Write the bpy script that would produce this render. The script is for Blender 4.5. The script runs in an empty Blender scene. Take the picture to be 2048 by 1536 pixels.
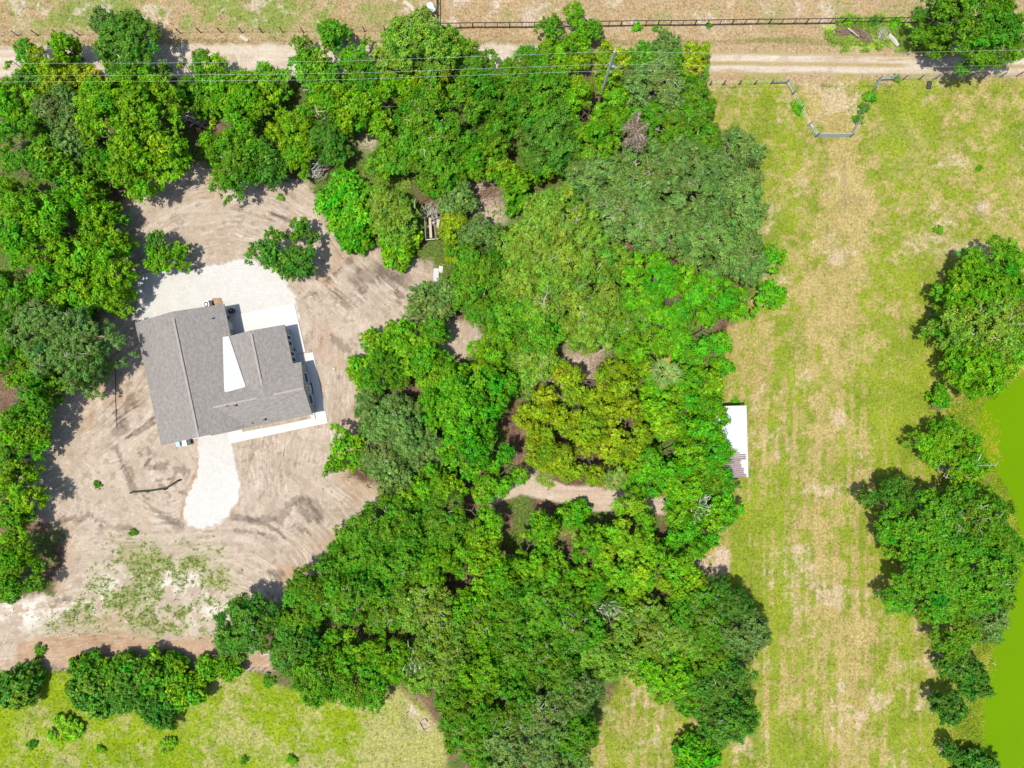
import bpy, math, random
import numpy as np

# ------------------------------------------------------------------ camera, sky, sun, exposure
S = bpy.context.scene
H = 85.0                      # height of the camera above the ground, metres
F = 1365.0                    # focal length in photo pixels (2048 wide)
PX = H / F                    # metres per photo pixel at ground level

cam_d = bpy.data.cameras.new('camera')
cam = bpy.data.objects.new('camera', cam_d)
S.collection.objects.link(cam)
cam.location = (0, 0, H)
cam.rotation_euler = (0, 0, 0)          # straight down
cam_d.sensor_width = 36.0
cam_d.lens = 36.0 * F / 2048.0
cam_d.clip_start = 0.5
cam_d.clip_end = 2000.0
S.camera = cam

SUN_EL = math.radians(75.0)
SUN_DIR = math.radians(27.0)            # shadows fall towards the right and a little up the picture
sx, sy = -math.cos(SUN_DIR) * math.cos(SUN_EL), -math.sin(SUN_DIR) * math.cos(SUN_EL)
W = bpy.data.worlds.new('World')
S.world = W
W.use_nodes = True
wn = W.node_tree.nodes
sky = wn.new('ShaderNodeTexSky')
sky.sky_type = 'NISHITA'
sky.sun_disc = False
sky.sun_elevation = SUN_EL
sky.sun_rotation = math.atan2(sx, sy)
sky.air_density = 1.0
sky.dust_density = 1.2
wn['Background'].inputs['Strength'].default_value = 0.145
W.node_tree.links.new(sky.outputs['Color'], wn['Background'].inputs['Color'])

sun_d = bpy.data.lights.new('sun', 'SUN')
sun_d.energy = 4.0
sun_d.angle = math.radians(0.5)
sun_d.color = (1.0, 0.96, 0.9)
sun = bpy.data.objects.new('sun', sun_d)
S.collection.objects.link(sun)
sun.rotation_euler = (math.pi / 2 - SUN_EL, 0, math.atan2(sx, sy) * -1 + math.pi)

S.view_settings.view_transform = 'Standard'
S.view_settings.look = 'None'
S.view_settings.exposure = 0.95
S.view_settings.gamma = 1.0
S.view_settings.use_curve_mapping = False

# ------------------------------------------------------------------ helpers
C = S.collection
rng = np.random.RandomState(7)
random.seed(7)


def P(px, py, h=0.0):
    """ground position (x, y) of something at height h seen at photo pixel px, py"""
    k = (H - h) / F
    return ((px - 1024.0) * k, (768.0 - py) * k)


def tag(o, label=None, cat=None, group=None, kind=None):
    if label: o['label'] = label
    if cat: o['category'] = cat
    if group: o['group'] = group
    if kind: o['kind'] = kind
    return o


def empty(name, loc, rz=0.0, **kw):
    o = bpy.data.objects.new(name, None)
    C.objects.link(o)
    o.empty_display_size = 0.5
    o.location = loc
    o.rotation_euler = (0, 0, rz)
    return tag(o, **kw)


def link(name, me, parent=None, loc=None):
    o = bpy.data.objects.new(name, me)
    C.objects.link(o)
    if parent is not None: o.parent = parent
    if loc is not None: o.location = loc
    return o


class MB:
    """collects simple solids and links them as ONE mesh object"""
    def __init__(s): s.v, s.f = [], []

    def add(s, vs, fs):
        n = len(s.v)
        s.v += [tuple(p) for p in vs]
        s.f += [tuple(i + n for i in f) for f in fs]
        return s

    def box(s, x0, x1, y0, y1, z0, z1):
        return s.add([(x0, y0, z0), (x1, y0, z0), (x1, y1, z0), (x0, y1, z0), (x0, y0, z1), (x1, y0, z1), (x1, y1, z1), (x0, y1, z1)],
                     [(3, 2, 1, 0), (4, 5, 6, 7), (0, 1, 5, 4), (1, 2, 6, 5), (2, 3, 7, 6), (3, 0, 4, 7)])

    def beam(s, a, b, w, h):
        """rectangular beam from a to b, w across, h high"""
        a, b = np.array(a, float), np.array(b, float)
        d = b - a; d /= np.linalg.norm(d)
        up = np.array([0, 0, 1.0])
        if abs(d[2]) > 0.95: up = np.array([1.0, 0, 0])
        sd = np.cross(d, up); sd /= np.linalg.norm(sd)
        u2 = np.cross(sd, d)
        vs = []
        for p in (a, b):
            for i, j in ((-1, -1), (1, -1), (1, 1), (-1, 1)):
                vs.append(p + sd * w / 2 * i + u2 * h / 2 * j)
        return s.add(vs, [(0, 1, 2, 3), (7, 6, 5, 4), (0, 4, 5, 1), (1, 5, 6, 2), (2, 6, 7, 3), (3, 7, 4, 0)])

    def tube(s, pts, rad, n=6):
        pts = [np.array(p, float) for p in pts]
        rad = rad if hasattr(rad, '__len__') else [rad] * len(pts)
        base = len(s.v)
        for i, p in enumerate(pts):
            d = pts[min(i + 1, len(pts) - 1)] - pts[max(i - 1, 0)]
            d = d / (np.linalg.norm(d) + 1e-9)
            up = np.array([0, 0, 1.0]) if abs(d[2]) < 0.9 else np.array([1.0, 0, 0])
            a = np.cross(d, up); a /= np.linalg.norm(a)
            b = np.cross(d, a)
            for k in range(n):
                t = 2 * math.pi * k / n
                s.v.append(tuple(p + rad[i] * (math.cos(t) * a + math.sin(t) * b)))
        for i in range(len(pts) - 1):
            for k in range(n):
                q = base + i * n
                s.f.append((q + k, q + (k + 1) % n, q + n + (k + 1) % n, q + n + k))
        e = base + (len(pts) - 1) * n
        s.f.append(tuple(base + k for k in reversed(range(n))))
        s.f.append(tuple(e + k for k in range(n)))
        return s

    def cyl(s, x, y, z0, z1, r, n=16, r1=None):
        return s.tube([(x, y, z0), (x, y, z1)], [r, r if r1 is None else r1], n)

    def prism(s, poly, z0, z1):
        n = len(poly)
        vs = [(p[0], p[1], z0) for p in poly] + [(p[0], p[1], z1) for p in poly]
        fs = [tuple(range(n, 2 * n)), tuple(reversed(range(n)))]
        for i in range(n):
            j = (i + 1) % n
            fs.append((i, j, n + j, n + i))
        return s.add(vs, fs)

    def build(s, name, mat, parent=None, loc=None):
        me = bpy.data.meshes.new(name)
        me.from_pydata(s.v, [], s.f)
        me.materials.append(mat)
        me.update()
        return link(name, me, parent, loc)


def np_mesh(name, verts, faces, mat, attr=None, smooth=False):
    """fast mesh from numpy arrays (quads or tris, all alike); attr = (name, Nx3 colours per vertex)"""
    me = bpy.data.meshes.new(name)
    nv, nf, k = len(verts), len(faces), faces.shape[1]
    me.vertices.add(nv)
    me.vertices.foreach_set('co', np.ascontiguousarray(verts, np.float32).ravel())
    me.loops.add(nf * k)
    me.loops.foreach_set('vertex_index', np.ascontiguousarray(faces, np.int32).ravel())
    me.polygons.add(nf)
    me.polygons.foreach_set('loop_start', np.arange(0, nf * k, k, dtype=np.int32))
    if smooth:
        me.polygons.foreach_set('use_smooth', np.ones(nf, bool))
    for an, av in ([] if attr is None else attr if isinstance(attr, list) else [attr]):
        a = me.attributes.new(an, 'FLOAT_COLOR', 'POINT')
        col = np.ones((nv, 4), np.float32)
        col[:, :av.shape[1]] = av
        a.data.foreach_set('color', col.ravel())
    me.materials.append(mat)
    me.update(calc_edges=True)
    return me


# ------------------------------------------------------------------ materials
def mat(name):
    m = bpy.data.materials.new(name)
    m.use_nodes = True
    return m, m.node_tree.nodes, m.node_tree.links, m.node_tree.nodes['Principled BSDF']


def plain(name, col, rough=0.7, var=0.25, scale=6.0, metal=0.0, bump=0.0):
    m, n, l, b = mat(name)
    col = tuple(c * 0.6 for c in col)
    tc = n.new('ShaderNodeTexCoord')
    no = n.new('ShaderNodeTexNoise')
    no.inputs['Scale'].default_value = scale
    no.inputs['Detail'].default_value = 6
    l.new(tc.outputs['Object'], no.inputs['Vector'])
    mx = n.new('ShaderNodeMix'); mx.data_type = 'RGBA'
    l.new(no.outputs['Fac'], mx.inputs['Factor'])
    mx.inputs[6].default_value = tuple(c * (1 - var) for c in col) + (1,)
    mx.inputs[7].default_value = tuple(min(1, c * (1 + var)) for c in col) + (1,)
    l.new(mx.outputs[2], b.inputs['Base Color'])
    b.inputs['Roughness'].default_value = rough
    b.inputs['Metallic'].default_value = metal
    b.inputs['Specular IOR Level'].default_value = 0.3
    if bump:
        bp = n.new('ShaderNodeBump'); bp.inputs['Strength'].default_value = bump; bp.inputs['Distance'].default_value = 0.03
        l.new(no.outputs['Fac'], bp.inputs['Height']); l.new(bp.outputs['Normal'], b.inputs['Normal'])
    return m


def leaf_mat(name, use_obj=True, col=(0.1, 0.2, 0.02), trans=0.30):
    m, n, l, b = mat(name)
    at = n.new('ShaderNodeAttribute'); at.attribute_name = 'Leaf'
    sep = n.new('ShaderNodeSeparateColor')
    l.new(at.outputs['Color'], sep.inputs['Color'])
    if use_obj:
        oi = n.new('ShaderNodeObjectInfo'); src = oi.outputs['Color']
    else:
        rgb = n.new('ShaderNodeRGB'); rgb.outputs[0].default_value = col + (1,); src = rgb.outputs[0]
    hs = n.new('ShaderNodeHueSaturation')
    l.new(src, hs.inputs['Color'])
    l.new(sep.outputs['Red'], hs.inputs['Value'])
    l.new(sep.outputs['Green'], hs.inputs['Hue'])
    l.new(sep.outputs['Blue'], hs.inputs['Saturation'])
    b.inputs['Roughness'].default_value = 0.65
    b.inputs['Specular IOR Level'].default_value = 0.04
    l.new(hs.outputs['Color'], b.inputs['Base Color'])
    tr = n.new('ShaderNodeBsdfTranslucent')
    g = n.new('ShaderNodeMix'); g.data_type = 'RGBA'; g.blend_type = 'MULTIPLY'; g.inputs['Factor'].default_value = 1.0
    l.new(hs.outputs['Color'], g.inputs[6]); g.inputs[7].default_value = (1.05, 1.2, 0.4, 1)
    l.new(g.outputs[2], tr.inputs['Color'])
    ms = n.new('ShaderNodeMixShader'); ms.inputs[0].default_value = trans
    l.new(b.outputs[0], ms.inputs[1]); l.new(tr.outputs[0], ms.inputs[2])
    l.new(ms.outputs[0], n['Material Output'].inputs['Surface'])
    return m


def ground_mat(name, fine=0.3, scales=(5.0, 22.0), bump=0.5, rough=0.95, tracks=False):
    """colour from the mesh attribute, broken up by fine grain"""
    m, n, l, b = mat(name)
    at = n.new('ShaderNodeAttribute'); at.attribute_name = 'Col'
    geo = n.new('ShaderNodeNewGeometry')
    prev = at.outputs['Color']
    h = None
    for i, sc in enumerate(scales):
        no = n.new('ShaderNodeTexNoise'); no.inputs['Scale'].default_value = sc
        no.inputs['Detail'].default_value = 4; no.inputs['Roughness'].default_value = 0.65
        l.new(geo.outputs['Position'], no.inputs['Vector'])
        mr = n.new('ShaderNodeMapRange')
        mr.inputs[1].default_value = 0.3; mr.inputs[2].default_value = 0.7
        mr.inputs[3].default_value = 1 - fine; mr.inputs[4].default_value = 1 + fine
        l.new(no.outputs['Fac'], mr.inputs[0])
        mx = n.new('ShaderNodeMix'); mx.data_type = 'RGBA'; mx.blend_type = 'MULTIPLY'; mx.inputs['Factor'].default_value = 1
        l.new(prev, mx.inputs[6]); l.new(mr.outputs[0], mx.inputs[7])
        prev = mx.outputs[2]; h = no
    if tracks:
        # fine lines left by tracks, running round the turning centre stored with each vertex
        ta = n.new('ShaderNodeAttribute'); ta.attribute_name = 'Trk'
        vm = n.new('ShaderNodeVectorMath'); vm.operation = 'MULTIPLY'
        vm.inputs[1].default_value = (10 / 4.6, 10 / 34.0, 7.0)
        l.new(ta.outputs['Vector'], vm.inputs[0])
        tn = n.new('ShaderNodeTexNoise'); tn.inputs['Scale'].default_value = 1.0; tn.inputs['Detail'].default_value = 2.5
        l.new(vm.outputs[0], tn.inputs['Vector'])
        mr = n.new('ShaderNodeMapRange'); mr.inputs[1].default_value = 0.32; mr.inputs[2].default_value = 0.62; mr.inputs[3].default_value = 0.74; mr.inputs[4].default_value = 1.07
        l.new(tn.outputs['Fac'], mr.inputs[0])
        mx = n.new('ShaderNodeMix'); mx.data_type = 'RGBA'; mx.blend_type = 'MULTIPLY'
        l.new(ta.outputs['Alpha'], mx.inputs['Factor']); l.new(prev, mx.inputs[6]); l.new(mr.outputs[0], mx.inputs[7])
        prev = mx.outputs[2]
        ad = n.new('ShaderNodeMath'); ad.operation = 'MULTIPLY_ADD'; ad.inputs[1].default_value = 0.6
        l.new(tn.outputs['Fac'], ad.inputs[0]); l.new(h.outputs['Fac'], ad.inputs[2])
        hs_ = ad.outputs[0]
    else:
        hs_ = h.outputs['Fac']
    l.new(prev, b.inputs['Base Color'])
    b.inputs['Roughness'].default_value = rough
    b.inputs['Specular IOR Level'].default_value = 0.1
    bp = n.new('ShaderNodeBump'); bp.inputs['Strength'].default_value = bump; bp.inputs['Distance'].default_value = 0.06
    l.new(hs_, bp.inputs['Height']); l.new(bp.outputs['Normal'], b.inputs['Normal'])
    return m


M = {}
M['grass'] = ground_mat('grass_ground', 0.34, (3.2, 11.0), 0.7)
M['soil'] = ground_mat('sandy_soil', 0.15, (4.0, 15.0), 0.5)
M['yard'] = ground_mat('track_scored_sand', 0.13, (4.0, 15.0), 0.5, 0.95, True)
M['gravel'] = ground_mat('white_limestone_gravel', 0.12, (7.0, 18.0), 0.6)
M['litter'] = ground_mat('leaf_litter', 0.45, (3.0, 9.0), 0.9)
M['leaf'] = leaf_mat('foliage')
M['weed'] = leaf_mat('weeds', False, (0.14, 0.205, 0.015))
M['bark'] = plain('grey_brown_bark', (0.16, 0.13, 0.10), 0.9, 0.4, 5, bump=0.5)
M['pale_bark'] = plain('pale_grey_bark', (0.50, 0.46, 0.37), 0.9, 0.3, 5, bump=0.4)
M['dead'] = plain('dry_brown_wood', (0.30, 0.20, 0.13), 0.9, 0.4, 4)
M['concrete'] = plain('new_concrete', (0.60, 0.585, 0.535), 0.85, 0.07, 1.2, bump=0.1)
M['membrane'] = plain('white_roof_membrane', (0.50, 0.50, 0.475), 0.6, 0.04, 2.0)
M['wall'] = plain('pale_green_render', (0.44, 0.45, 0.36), 0.8, 0.06, 3.0)
M['white'] = plain('white_trim', (0.75, 0.76, 0.74), 0.5, 0.04, 3.0)
M['glass'] = plain('dark_window_glass', (0.02, 0.025, 0.03), 0.08, 0.1, 1.0)
M['black'] = plain('black_plastic', (0.02, 0.02, 0.023), 0.5, 0.2, 5.0)
M['mat'] = plain('dark_doormat', (0.035, 0.03, 0.033), 0.95, 0.4, 20.0)
M['steel'] = plain('galvanised_steel', (0.5, 0.51, 0.5), 0.4, 0.15, 6.0, 0.8)
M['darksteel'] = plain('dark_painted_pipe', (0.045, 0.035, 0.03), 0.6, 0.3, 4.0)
M['oldwood'] = plain('weathered_grey_wood', (0.20, 0.19, 0.15), 0.9, 0.35, 5.0, bump=0.3)
M['palewood'] = plain('sun_bleached_wood', (0.52, 0.44, 0.34), 0.9, 0.3, 5.0, bump=0.3)
M['railwood'] = plain('grey_green_rail_wood', (0.26, 0.30, 0.25), 0.8, 0.2, 5.0)
M['gatepaint'] = plain('grey_green_gate_paint', (0.48, 0.55, 0.48), 0.5, 0.15, 5.0)
M['wire'] = plain('aluminium_wire', (0.62, 0.63, 0.62), 0.4, 0.1, 3.0, 0.4)
M['polewood'] = plain('pole_wood', (0.50, 0.47, 0.40), 0.85, 0.2, 5.0)
M['blue'] = plain('pale_blue_plastic', (0.22, 0.46, 0.68), 0.4, 0.15, 3.0)
M['cream'] = plain('cream_plastic', (0.68, 0.66, 0.56), 0.5, 0.1, 3.0)
M['darkgrey'] = plain('dark_grey_plastic', (0.06, 0.055, 0.06), 0.6, 0.2, 3.0)
M['greenfence'] = plain('dark_green_fabric', (0.03, 0.06, 0.025), 0.9, 0.3, 8.0)
M['brownfence'] = plain('dark_brown_fabric', (0.05, 0.042, 0.033), 0.9, 0.3, 8.0)
M['trough'] = plain('pale_blue_grey_metal', (0.55, 0.63, 0.64), 0.45, 0.1, 3.0, 0.2)
M['stone'] = plain('pale_rubble', (0.58, 0.54, 0.47), 0.9, 0.25, 5.0)
M['brick'] = plain('broken_brick', (0.36, 0.2, 0.14), 0.9, 0.3, 5.0)
# ------------------------------------------------------------------ ground: one height and colour field, cut into its regions
_T = np.random.RandomState(3).rand(256, 256).astype(np.float32)


def vn(x, y, seed=0):
    """smooth value noise 0..1"""
    x = x + 17.3 * seed + 1000; y = y + 41.7 * seed + 1000
    xi, yi = np.floor(x).astype(np.int32), np.floor(y).astype(np.int32)
    fx, fy = (x - xi).astype(np.float32), (y - yi).astype(np.float32)
    fx = fx * fx * (3 - 2 * fx); fy = fy * fy * (3 - 2 * fy)
    a, b = _T[xi & 255, yi & 255], _T[(xi + 1) & 255, yi & 255]
    c, d = _T[xi & 255, (yi + 1) & 255], _T[(xi + 1) & 255, (yi + 1) & 255]
    return (a * (1 - fx) + b * fx) * (1 - fy) + (c * (1 - fx) + d * fx) * fy


def fbm(x, y, sc, seed=0, o=4, gain=0.55):
    t, a, s = 0, 1.0, 0
    for i in range(o):
        t = t + a * vn(x / sc * 2 ** i, y / sc * 2 ** i, seed + i * 3)
        s += a; a *= gain
    return np.clip((t / s - 0.5) * 1.7 + 0.5, 0, 1)


def sstep(a, b, x):
    t = np.clip((x - a) / (b - a), 0, 1)
    return t * t * (3 - 2 * t)


STEP = 2.6
gx = np.arange(-140, 2190 + STEP, STEP); gy = np.arange(-140, 1680 + STEP, STEP)
NX, NY = len(gx), len(gy)
X, Y = np.meshgrid(gx.astype(np.float32), gy.astype(np.float32))


def sdist(poly, x=None, y=None):
    """signed distance to a polygon in photo pixels, positive inside"""
    x = X if x is None else x; y = Y if y is None else y
    d = np.full(x.shape, 1e9, np.float32); ins = np.zeros(x.shape, bool)
    n = len(poly)
    for i in range(n):
        (x0, y0), (x1, y1) = poly[i], poly[(i + 1) % n]
        ex, ey = x1 - x0, y1 - y0
        t = np.clip(((x - x0) * ex + (y - y0) * ey) / (ex * ex + ey * ey + 1e-9), 0, 1)
        d = np.minimum(d, (x - x0 - t * ex) ** 2 + (y - y0 - t * ey) ** 2)
        if y0 != y1:
            ins ^= ((y0 > y) != (y1 > y)) & (x < ex * (y - y0) / ey + x0)
    d = np.sqrt(d)
    return np.where(ins, d, -d)


def ldist(line):
    d = np.full(X.shape, 1e9, np.float32)
    for (x0, y0), (x1, y1) in zip(line[:-1], line[1:]):
        ex, ey = x1 - x0, y1 - y0
        t = np.clip(((X - x0) * ex + (Y - y0) * ey) / (ex * ex + ey * ey + 1e-9), 0, 1)
        d = np.minimum(d, (X - x0 - t * ex) ** 2 + (Y - y0 - t * ey) ** 2)
    return np.sqrt(d)


N1 = fbm(X, Y, 120, 1, 5); N2 = fbm(X, Y, 45, 2, 4); N3 = fbm(X, Y, 14, 3, 3); N4 = fbm(X, Y, 260, 4, 4)
N5 = fbm(X, Y, 7, 5, 2); N6 = fbm(X, Y, 30, 6, 5, 0.7); N7 = fbm(X, Y, 70, 7, 5, 0.65)
VST = fbm(X, Y / 14, 9, 8, 4, 0.7)        # mower streaks running up the picture
HST = fbm(X / 12, Y, 8, 9, 4, 0.7)        # wheel streaks running across
warp = (N2 - 0.5) * 26 + (N3 - 0.5) * 12

COL = np.zeros((NY, NX, 3), np.float32)
Z = np.zeros((NY, NX), np.float32)
REG = np.zeros((NY, NX), np.int32)


def lay(a, col):
    """blend a colour (constant or field) over the ground with weight a"""
    global COL
    col = np.asarray(col, np.float32)
    COL = COL * (1 - a[..., None]) + col * a[..., None]


def mixc(c0, c1, t):
    return np.asarray(c0, np.float32) * (1 - t[..., None]) + np.asarray(c1, np.float32) * t[..., None]


# woodland floor under everything
lay(np.ones_like(X), mixc((0.075, 0.042, 0.024), (0.20, 0.13, 0.08), N6))
lay(sstep(0.42, 0.62, N7) * 0.8, (0.07, 0.13, 0.015))
Z += (N7 - 0.5) * 0.25
REG[:] = 0

# dry verge across the top
TAN, TAN2, GRN, LIME = (0.31, 0.212, 0.10), (0.36, 0.27, 0.155), (0.155, 0.20, 0.035), (0.19, 0.27, 0.02)
verge = sdist([(-300, -300), (2400, -300), (2400, 165), (1400, 178), (1390, 110), (900, 100), (-300, 100)]) + warp * 0.3
a = sstep(-6, 6, verge)
g = np.clip(sstep(0.36, 0.56, N1 * 0.5 + N2 * 0.5) * sstep(900, 500, X) * sstep(75, 40, Y) + 0.35 * sstep(0.6, 0.8, N2), 0, 1)
lay(a, mixc(mixc(TAN, TAN2, N6), mixc(GRN, (0.17, 0.23, 0.04), N3), g * 0.9))
lay(a * sstep(0.62, 0.8, N6) * sstep(75, 40, Y) * 0.6, (0.46, 0.38, 0.29))
lay(a * sstep(7, 3, np.abs(Y - 84 - (N1 - .5) * 8)) * 0.5, (0.2, 0.16, 0.06))
lay(a * sstep(9, 2, np.abs(Y - 80)) * sstep(1450, 1560, X) * sstep(1660, 1600, X) * 0.7, (0.16, 0.17, 0.04))
brush = sdist([(1650, 55), (1700, 45), (1800, 42), (1850, 60), (1848, 104), (1800, 92), (1740, 96), (1690, 92), (1660, 78)]) + warp * 0.4
lay(sstep(-5, 6, brush), mixc((0.13, 0.19, 0.03), (0.22, 0.40, 0.012), sstep(0.2, 0.6, N6 + (X - 1740) / 500)))
REG[a > 0.5] = 1

# pale road
road = sdist([(-300, 94), (600, 89), (900, 87), (1050, 90), (1420, 100), (1700, 105), (2400, 106), (2400, 148), (1700, 149), (1420, 148), (600, 152), (-300, 154)]) + warp * 0.35
a = sstep(-7, 7, road)
rc = mixc((0.39, 0.315, 0.225), (0.51, 0.44, 0.345), HST)
rc = mixc(rc, (0.30, 0.22, 0.14), (sstep(0.55, 0.8, N6) * 0.5))
e = sstep(1080, 1420, X)
tan2 = mixc((0.34, 0.25, 0.135), (0.28, 0.22, 0.09), HST)
pale = np.clip(sstep(9, 4, np.abs(Y - 115 - (X - 1420) * 0.012)) + sstep(9, 4, np.abs(Y - 137 - (X - 1420) * 0.009)) + sstep(60, 30, np.abs(X - 1858)) * sstep(14, 8, np.abs(Y - 129)), 0, 1) * sstep(0.25, 0.5, HST + N2 * 0.3)
lay(a, mixc(rc, tan2, e * (1 - 0.85 * pale)))
REG[a > 0.5] = 2
Z -= a * 0.08

# pasture on the right (and the small glade at the bottom)
past = sdist([(1405, 168), (2400, 150), (2400, 1800), (1150, 1800), (1165, 1500), (1200, 1440), (1240, 1345), (1280, 1350), (1330, 1400), (1390, 1430), (1440, 1500), (1490, 1440), (1480, 1280), (1480, 1200), (1400, 1180),
              (1370, 1120), (1400, 1060), (1440, 1010), (1420, 960), (1400, 900), (1400, 780), (1440, 690), (1500, 630), (1510, 520), (1500, 420), (1480, 270), (1410, 250)]) + warp
a = sstep(-10, 10, past)
path = ldist([(1665, 270), (1690, 350), (1700, 440), (1668, 600), (1660, 760), (1650, 900), (1650, 1100), (1690, 1300), (1700, 1600)])
dry = np.clip(0.38 + (N1 - 0.5) * 0.55 + (N6 - 0.5) * 0.8 + (N3 - 0.5) * 0.75 + 0.52 * np.exp(-(path / 52) ** 2) + 0.3 * np.exp(-((path - 15) / 5) ** 2) - 0.12 * np.exp(-((path - 25) / 5) ** 2) + (VST - 0.5) * 1.35 * sstep(500, 800, Y) + (N5 - .5) * .6
              - 0.5 * np.exp(-((X - 1845) / 60) ** 2 - ((Y - 760) / 130) ** 2) - 0.35 * np.exp(-((X - 1770) / 60) ** 2 - ((Y - 820) / 130) ** 2)
              - 0.5 * np.exp(-((X - 1790) / 70) ** 2 - ((Y - 215) / 50) ** 2) - 0.40 * np.exp(-((X - 1600) / 120) ** 2 - ((Y - 1540) / 130) ** 2)
              - 0.55 * np.exp(-((X - 1900) / 90) ** 2 - ((Y - 1450) / 170) ** 2) - 0.4 * np.exp(-((X - 1500) / 60) ** 2 - ((Y - 1040) / 70) ** 2)
              - 0.35 * np.exp(-((X - 1845) / 90) ** 2 - ((Y - 560) / 40) ** 2) - 0.45 * np.exp(-((X - 1790) / 40) ** 2 - ((Y - 1130) / 200) ** 2)
              - 0.2 * np.exp(-((X - 1500) / 40) ** 2 - ((Y - 1330) / 200) ** 2) + 0.8 * np.exp(-((X - 1662) / 48) ** 2 - ((Y - 205) / 60) ** 2)
              + 0.35 * np.exp(-((X - 1480) / 70) ** 2 - ((Y - 730) / 120) ** 2) + 0.2 * np.exp(-((X - 1300) / 70) ** 2 - ((Y - 1430) / 90) ** 2), 0, 1)
dry = 0.1 + 0.85 * sstep(0.0, 1.0, dry)
gcol = mixc((0.128, 0.185, 0.007), (0.195, 0.250, 0.010), N2)
dcol = mixc((0.280, 0.215, 0.070), (0.375, 0.290, 0.115), N6)
lay(a, mixc(gcol, dcol, dry))
lay(a * sstep(0.68, 0.82, N7) * dry * 0.55, (0.47, 0.36, 0.25))
for cx, cy, r0 in ((1705, 420, 30), (1690, 445, 48), (1780, 300, 52), (1780, 300, 38)):
    rr = np.hypot(X - cx, Y - cy)
    lay(a * np.exp(-((rr - r0) / 5) ** 2) * sstep(0.4, 0.6, N2) * 0.25, (0.22, 0.17, 0.10))
for lx in (1655, 1690):
    lay(a * np.exp(-((X - lx - (Y - 400) * 0.03) / 5) ** 2) * sstep(280, 340, Y) * sstep(640, 480, Y) * sstep(.3, .6, N2) * 0.4, (0.24, 0.18, 0.11))
lay(a * np.exp(-((X - 1963) / 13) ** 2 - ((Y - 415) / 12) ** 2) * (0.5 + N3), (0.40, 0.30, 0.20))
lay(a * np.exp(-((X - 1930) / 60) ** 2 - ((Y - 497) / 14) ** 2) * sstep(0.2, 0.6, N2), (0.45, 0.33, 0.22))
lay(a * sstep(22, 8, ldist([(1418, 1135), (1408, 1120), (1440, 1170), (1445, 1110)])) * sstep(.25, .6, N6), (0.46, 0.34, 0.24))
REG[(a > 0.5)] = 3
Z = Z * (1 - a) + a * ((N1 - 0.5) * 0.1 + (N5 - 0.5) * 0.05)

# meadow at the bottom left
mead = sdist([(-300, 1338), (40, 1345), (150, 1338), (500, 1338), (560, 1370), (640, 1395), (760, 1400), (795, 1375), (850, 1410), (890, 1480), (910, 1800), (-300, 1800)]) + warp * 0.35
a = sstep(-9, 9, mead)
dry = sstep(0.42, 0.85, np.clip(N7 * 0.5 + N6 * 0.25 + N1 * 0.45 - 0.17 + (N5 - .5) * .4 + 0.28 * np.exp(-((X - 850) / 130) ** 2) + 0.12 * sstep(200, 500, X), 0, 1))
lay(a, mixc(mixc((0.135, 0.205, 0.004), (0.205, 0.275, 0.006), N2 * 0.6 + N3 * 0.4), mixc((0.32, 0.29, 0.09), (0.37, 0.31, 0.15), N6), dry * 0.7))
lay(a * sstep(0.68, 0.85, N6) * 0.4, (0.12, 0.17, 0.02))
lay(a * np.exp(-((X - 827) / 13) ** 2 - ((Y - 1418) / 14) ** 2) * sstep(.3, .6, N5), (0.48, 0.37, 0.29))
lay(a * np.exp(-((X - 850) / 14) ** 2 - ((Y - 1448) / 15) ** 2), (0.44, 0.33, 0.23))
REG[a > 0.5] = 4
Z = Z * (1 - a) + a * ((N1 - 0.5) * 0.15 + (N5 - 0.5) * 0.07)

# sandy yard scraped by machines
yard = sdist([(225, 430), (270, 380), (400, 330), (520, 365), (620, 360), (650, 430), (700, 470), (760, 500), (865, 525), (880, 600), (830, 640), (960, 640), (970, 700), (890, 735), (780, 700), (740, 740), (740, 800),
              (720, 850), (690, 960), (770, 985), (740, 1040), (650, 1100), (625, 1140), (620, 1180), (560, 1215), (470, 1270), (540, 1300), (545, 1338), (-30, 1338), (-60, 1290), (-300, 1280),
              (-300, 1205), (0, 1195), (110, 1190), (140, 1060), (30, 1020), (60, 870), (130, 790), (190, 720), (215, 560), (205, 480)]) + warp * 0.6
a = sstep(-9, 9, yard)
# streaks left by tracks: rings round several turning centres
CEN = [(450, 650, 150, 0), (120, 1010, 120, 0), (330, 940, 90, 0), (-1600, 700, 150, 560), (450, 1230, 190, 110), (1200, 900, 120, 110), (300, 2600, 170, 60), (1500, -300, 120, 80), (-200, 300, 120, 430)]
POS = [(430, 450), (110, 990), (330, 960), (690, 740), (580, 1110), (540, 960), (150, 1190), (700, 590), (250, 840)]
TRK = np.zeros((NY, NX, 4), np.float32); TW1 = np.zeros_like(X); TW2 = np.zeros_like(X)
num = np.zeros_like(X); den = np.zeros_like(X) + 1e-6
for i, ((cx, cy, wr, _), (qx, qy)) in enumerate(zip(CEN, POS)):
    dx, dy = X - cx, Y - cy
    r = np.hypot(dx, dy) + (N2 - 0.5) * 9
    th = np.arctan2(dy, dx) * max(120.0, math.hypot(qx - cx, qy - cy))
    st = 0.62 * vn(r / 3.6, th / 60, 20 + i) + 0.38 * fbm(r, th / 10, 12, 40 + i, 2, 0.7)
    w = np.exp(-((X - qx) ** 2 + (Y - qy) ** 2) / (wr * wr)) ** 2 * (0.4 + N4)
    num += w * st; den += w
    take = w > TW1
    TW2 = np.where(take, TW1, np.maximum(TW2, w)); TW1 = np.where(take, w, TW1)
    TRK[..., 0] = np.where(take, r / 10, TRK[..., 0]); TRK[..., 1] = np.where(take, th / 10, TRK[..., 1]); TRK[..., 2] = np.where(take, i, TRK[..., 2])
STK = np.clip((num / den - 0.5) * 1.5 + 0.5, 0, 1)
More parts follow.
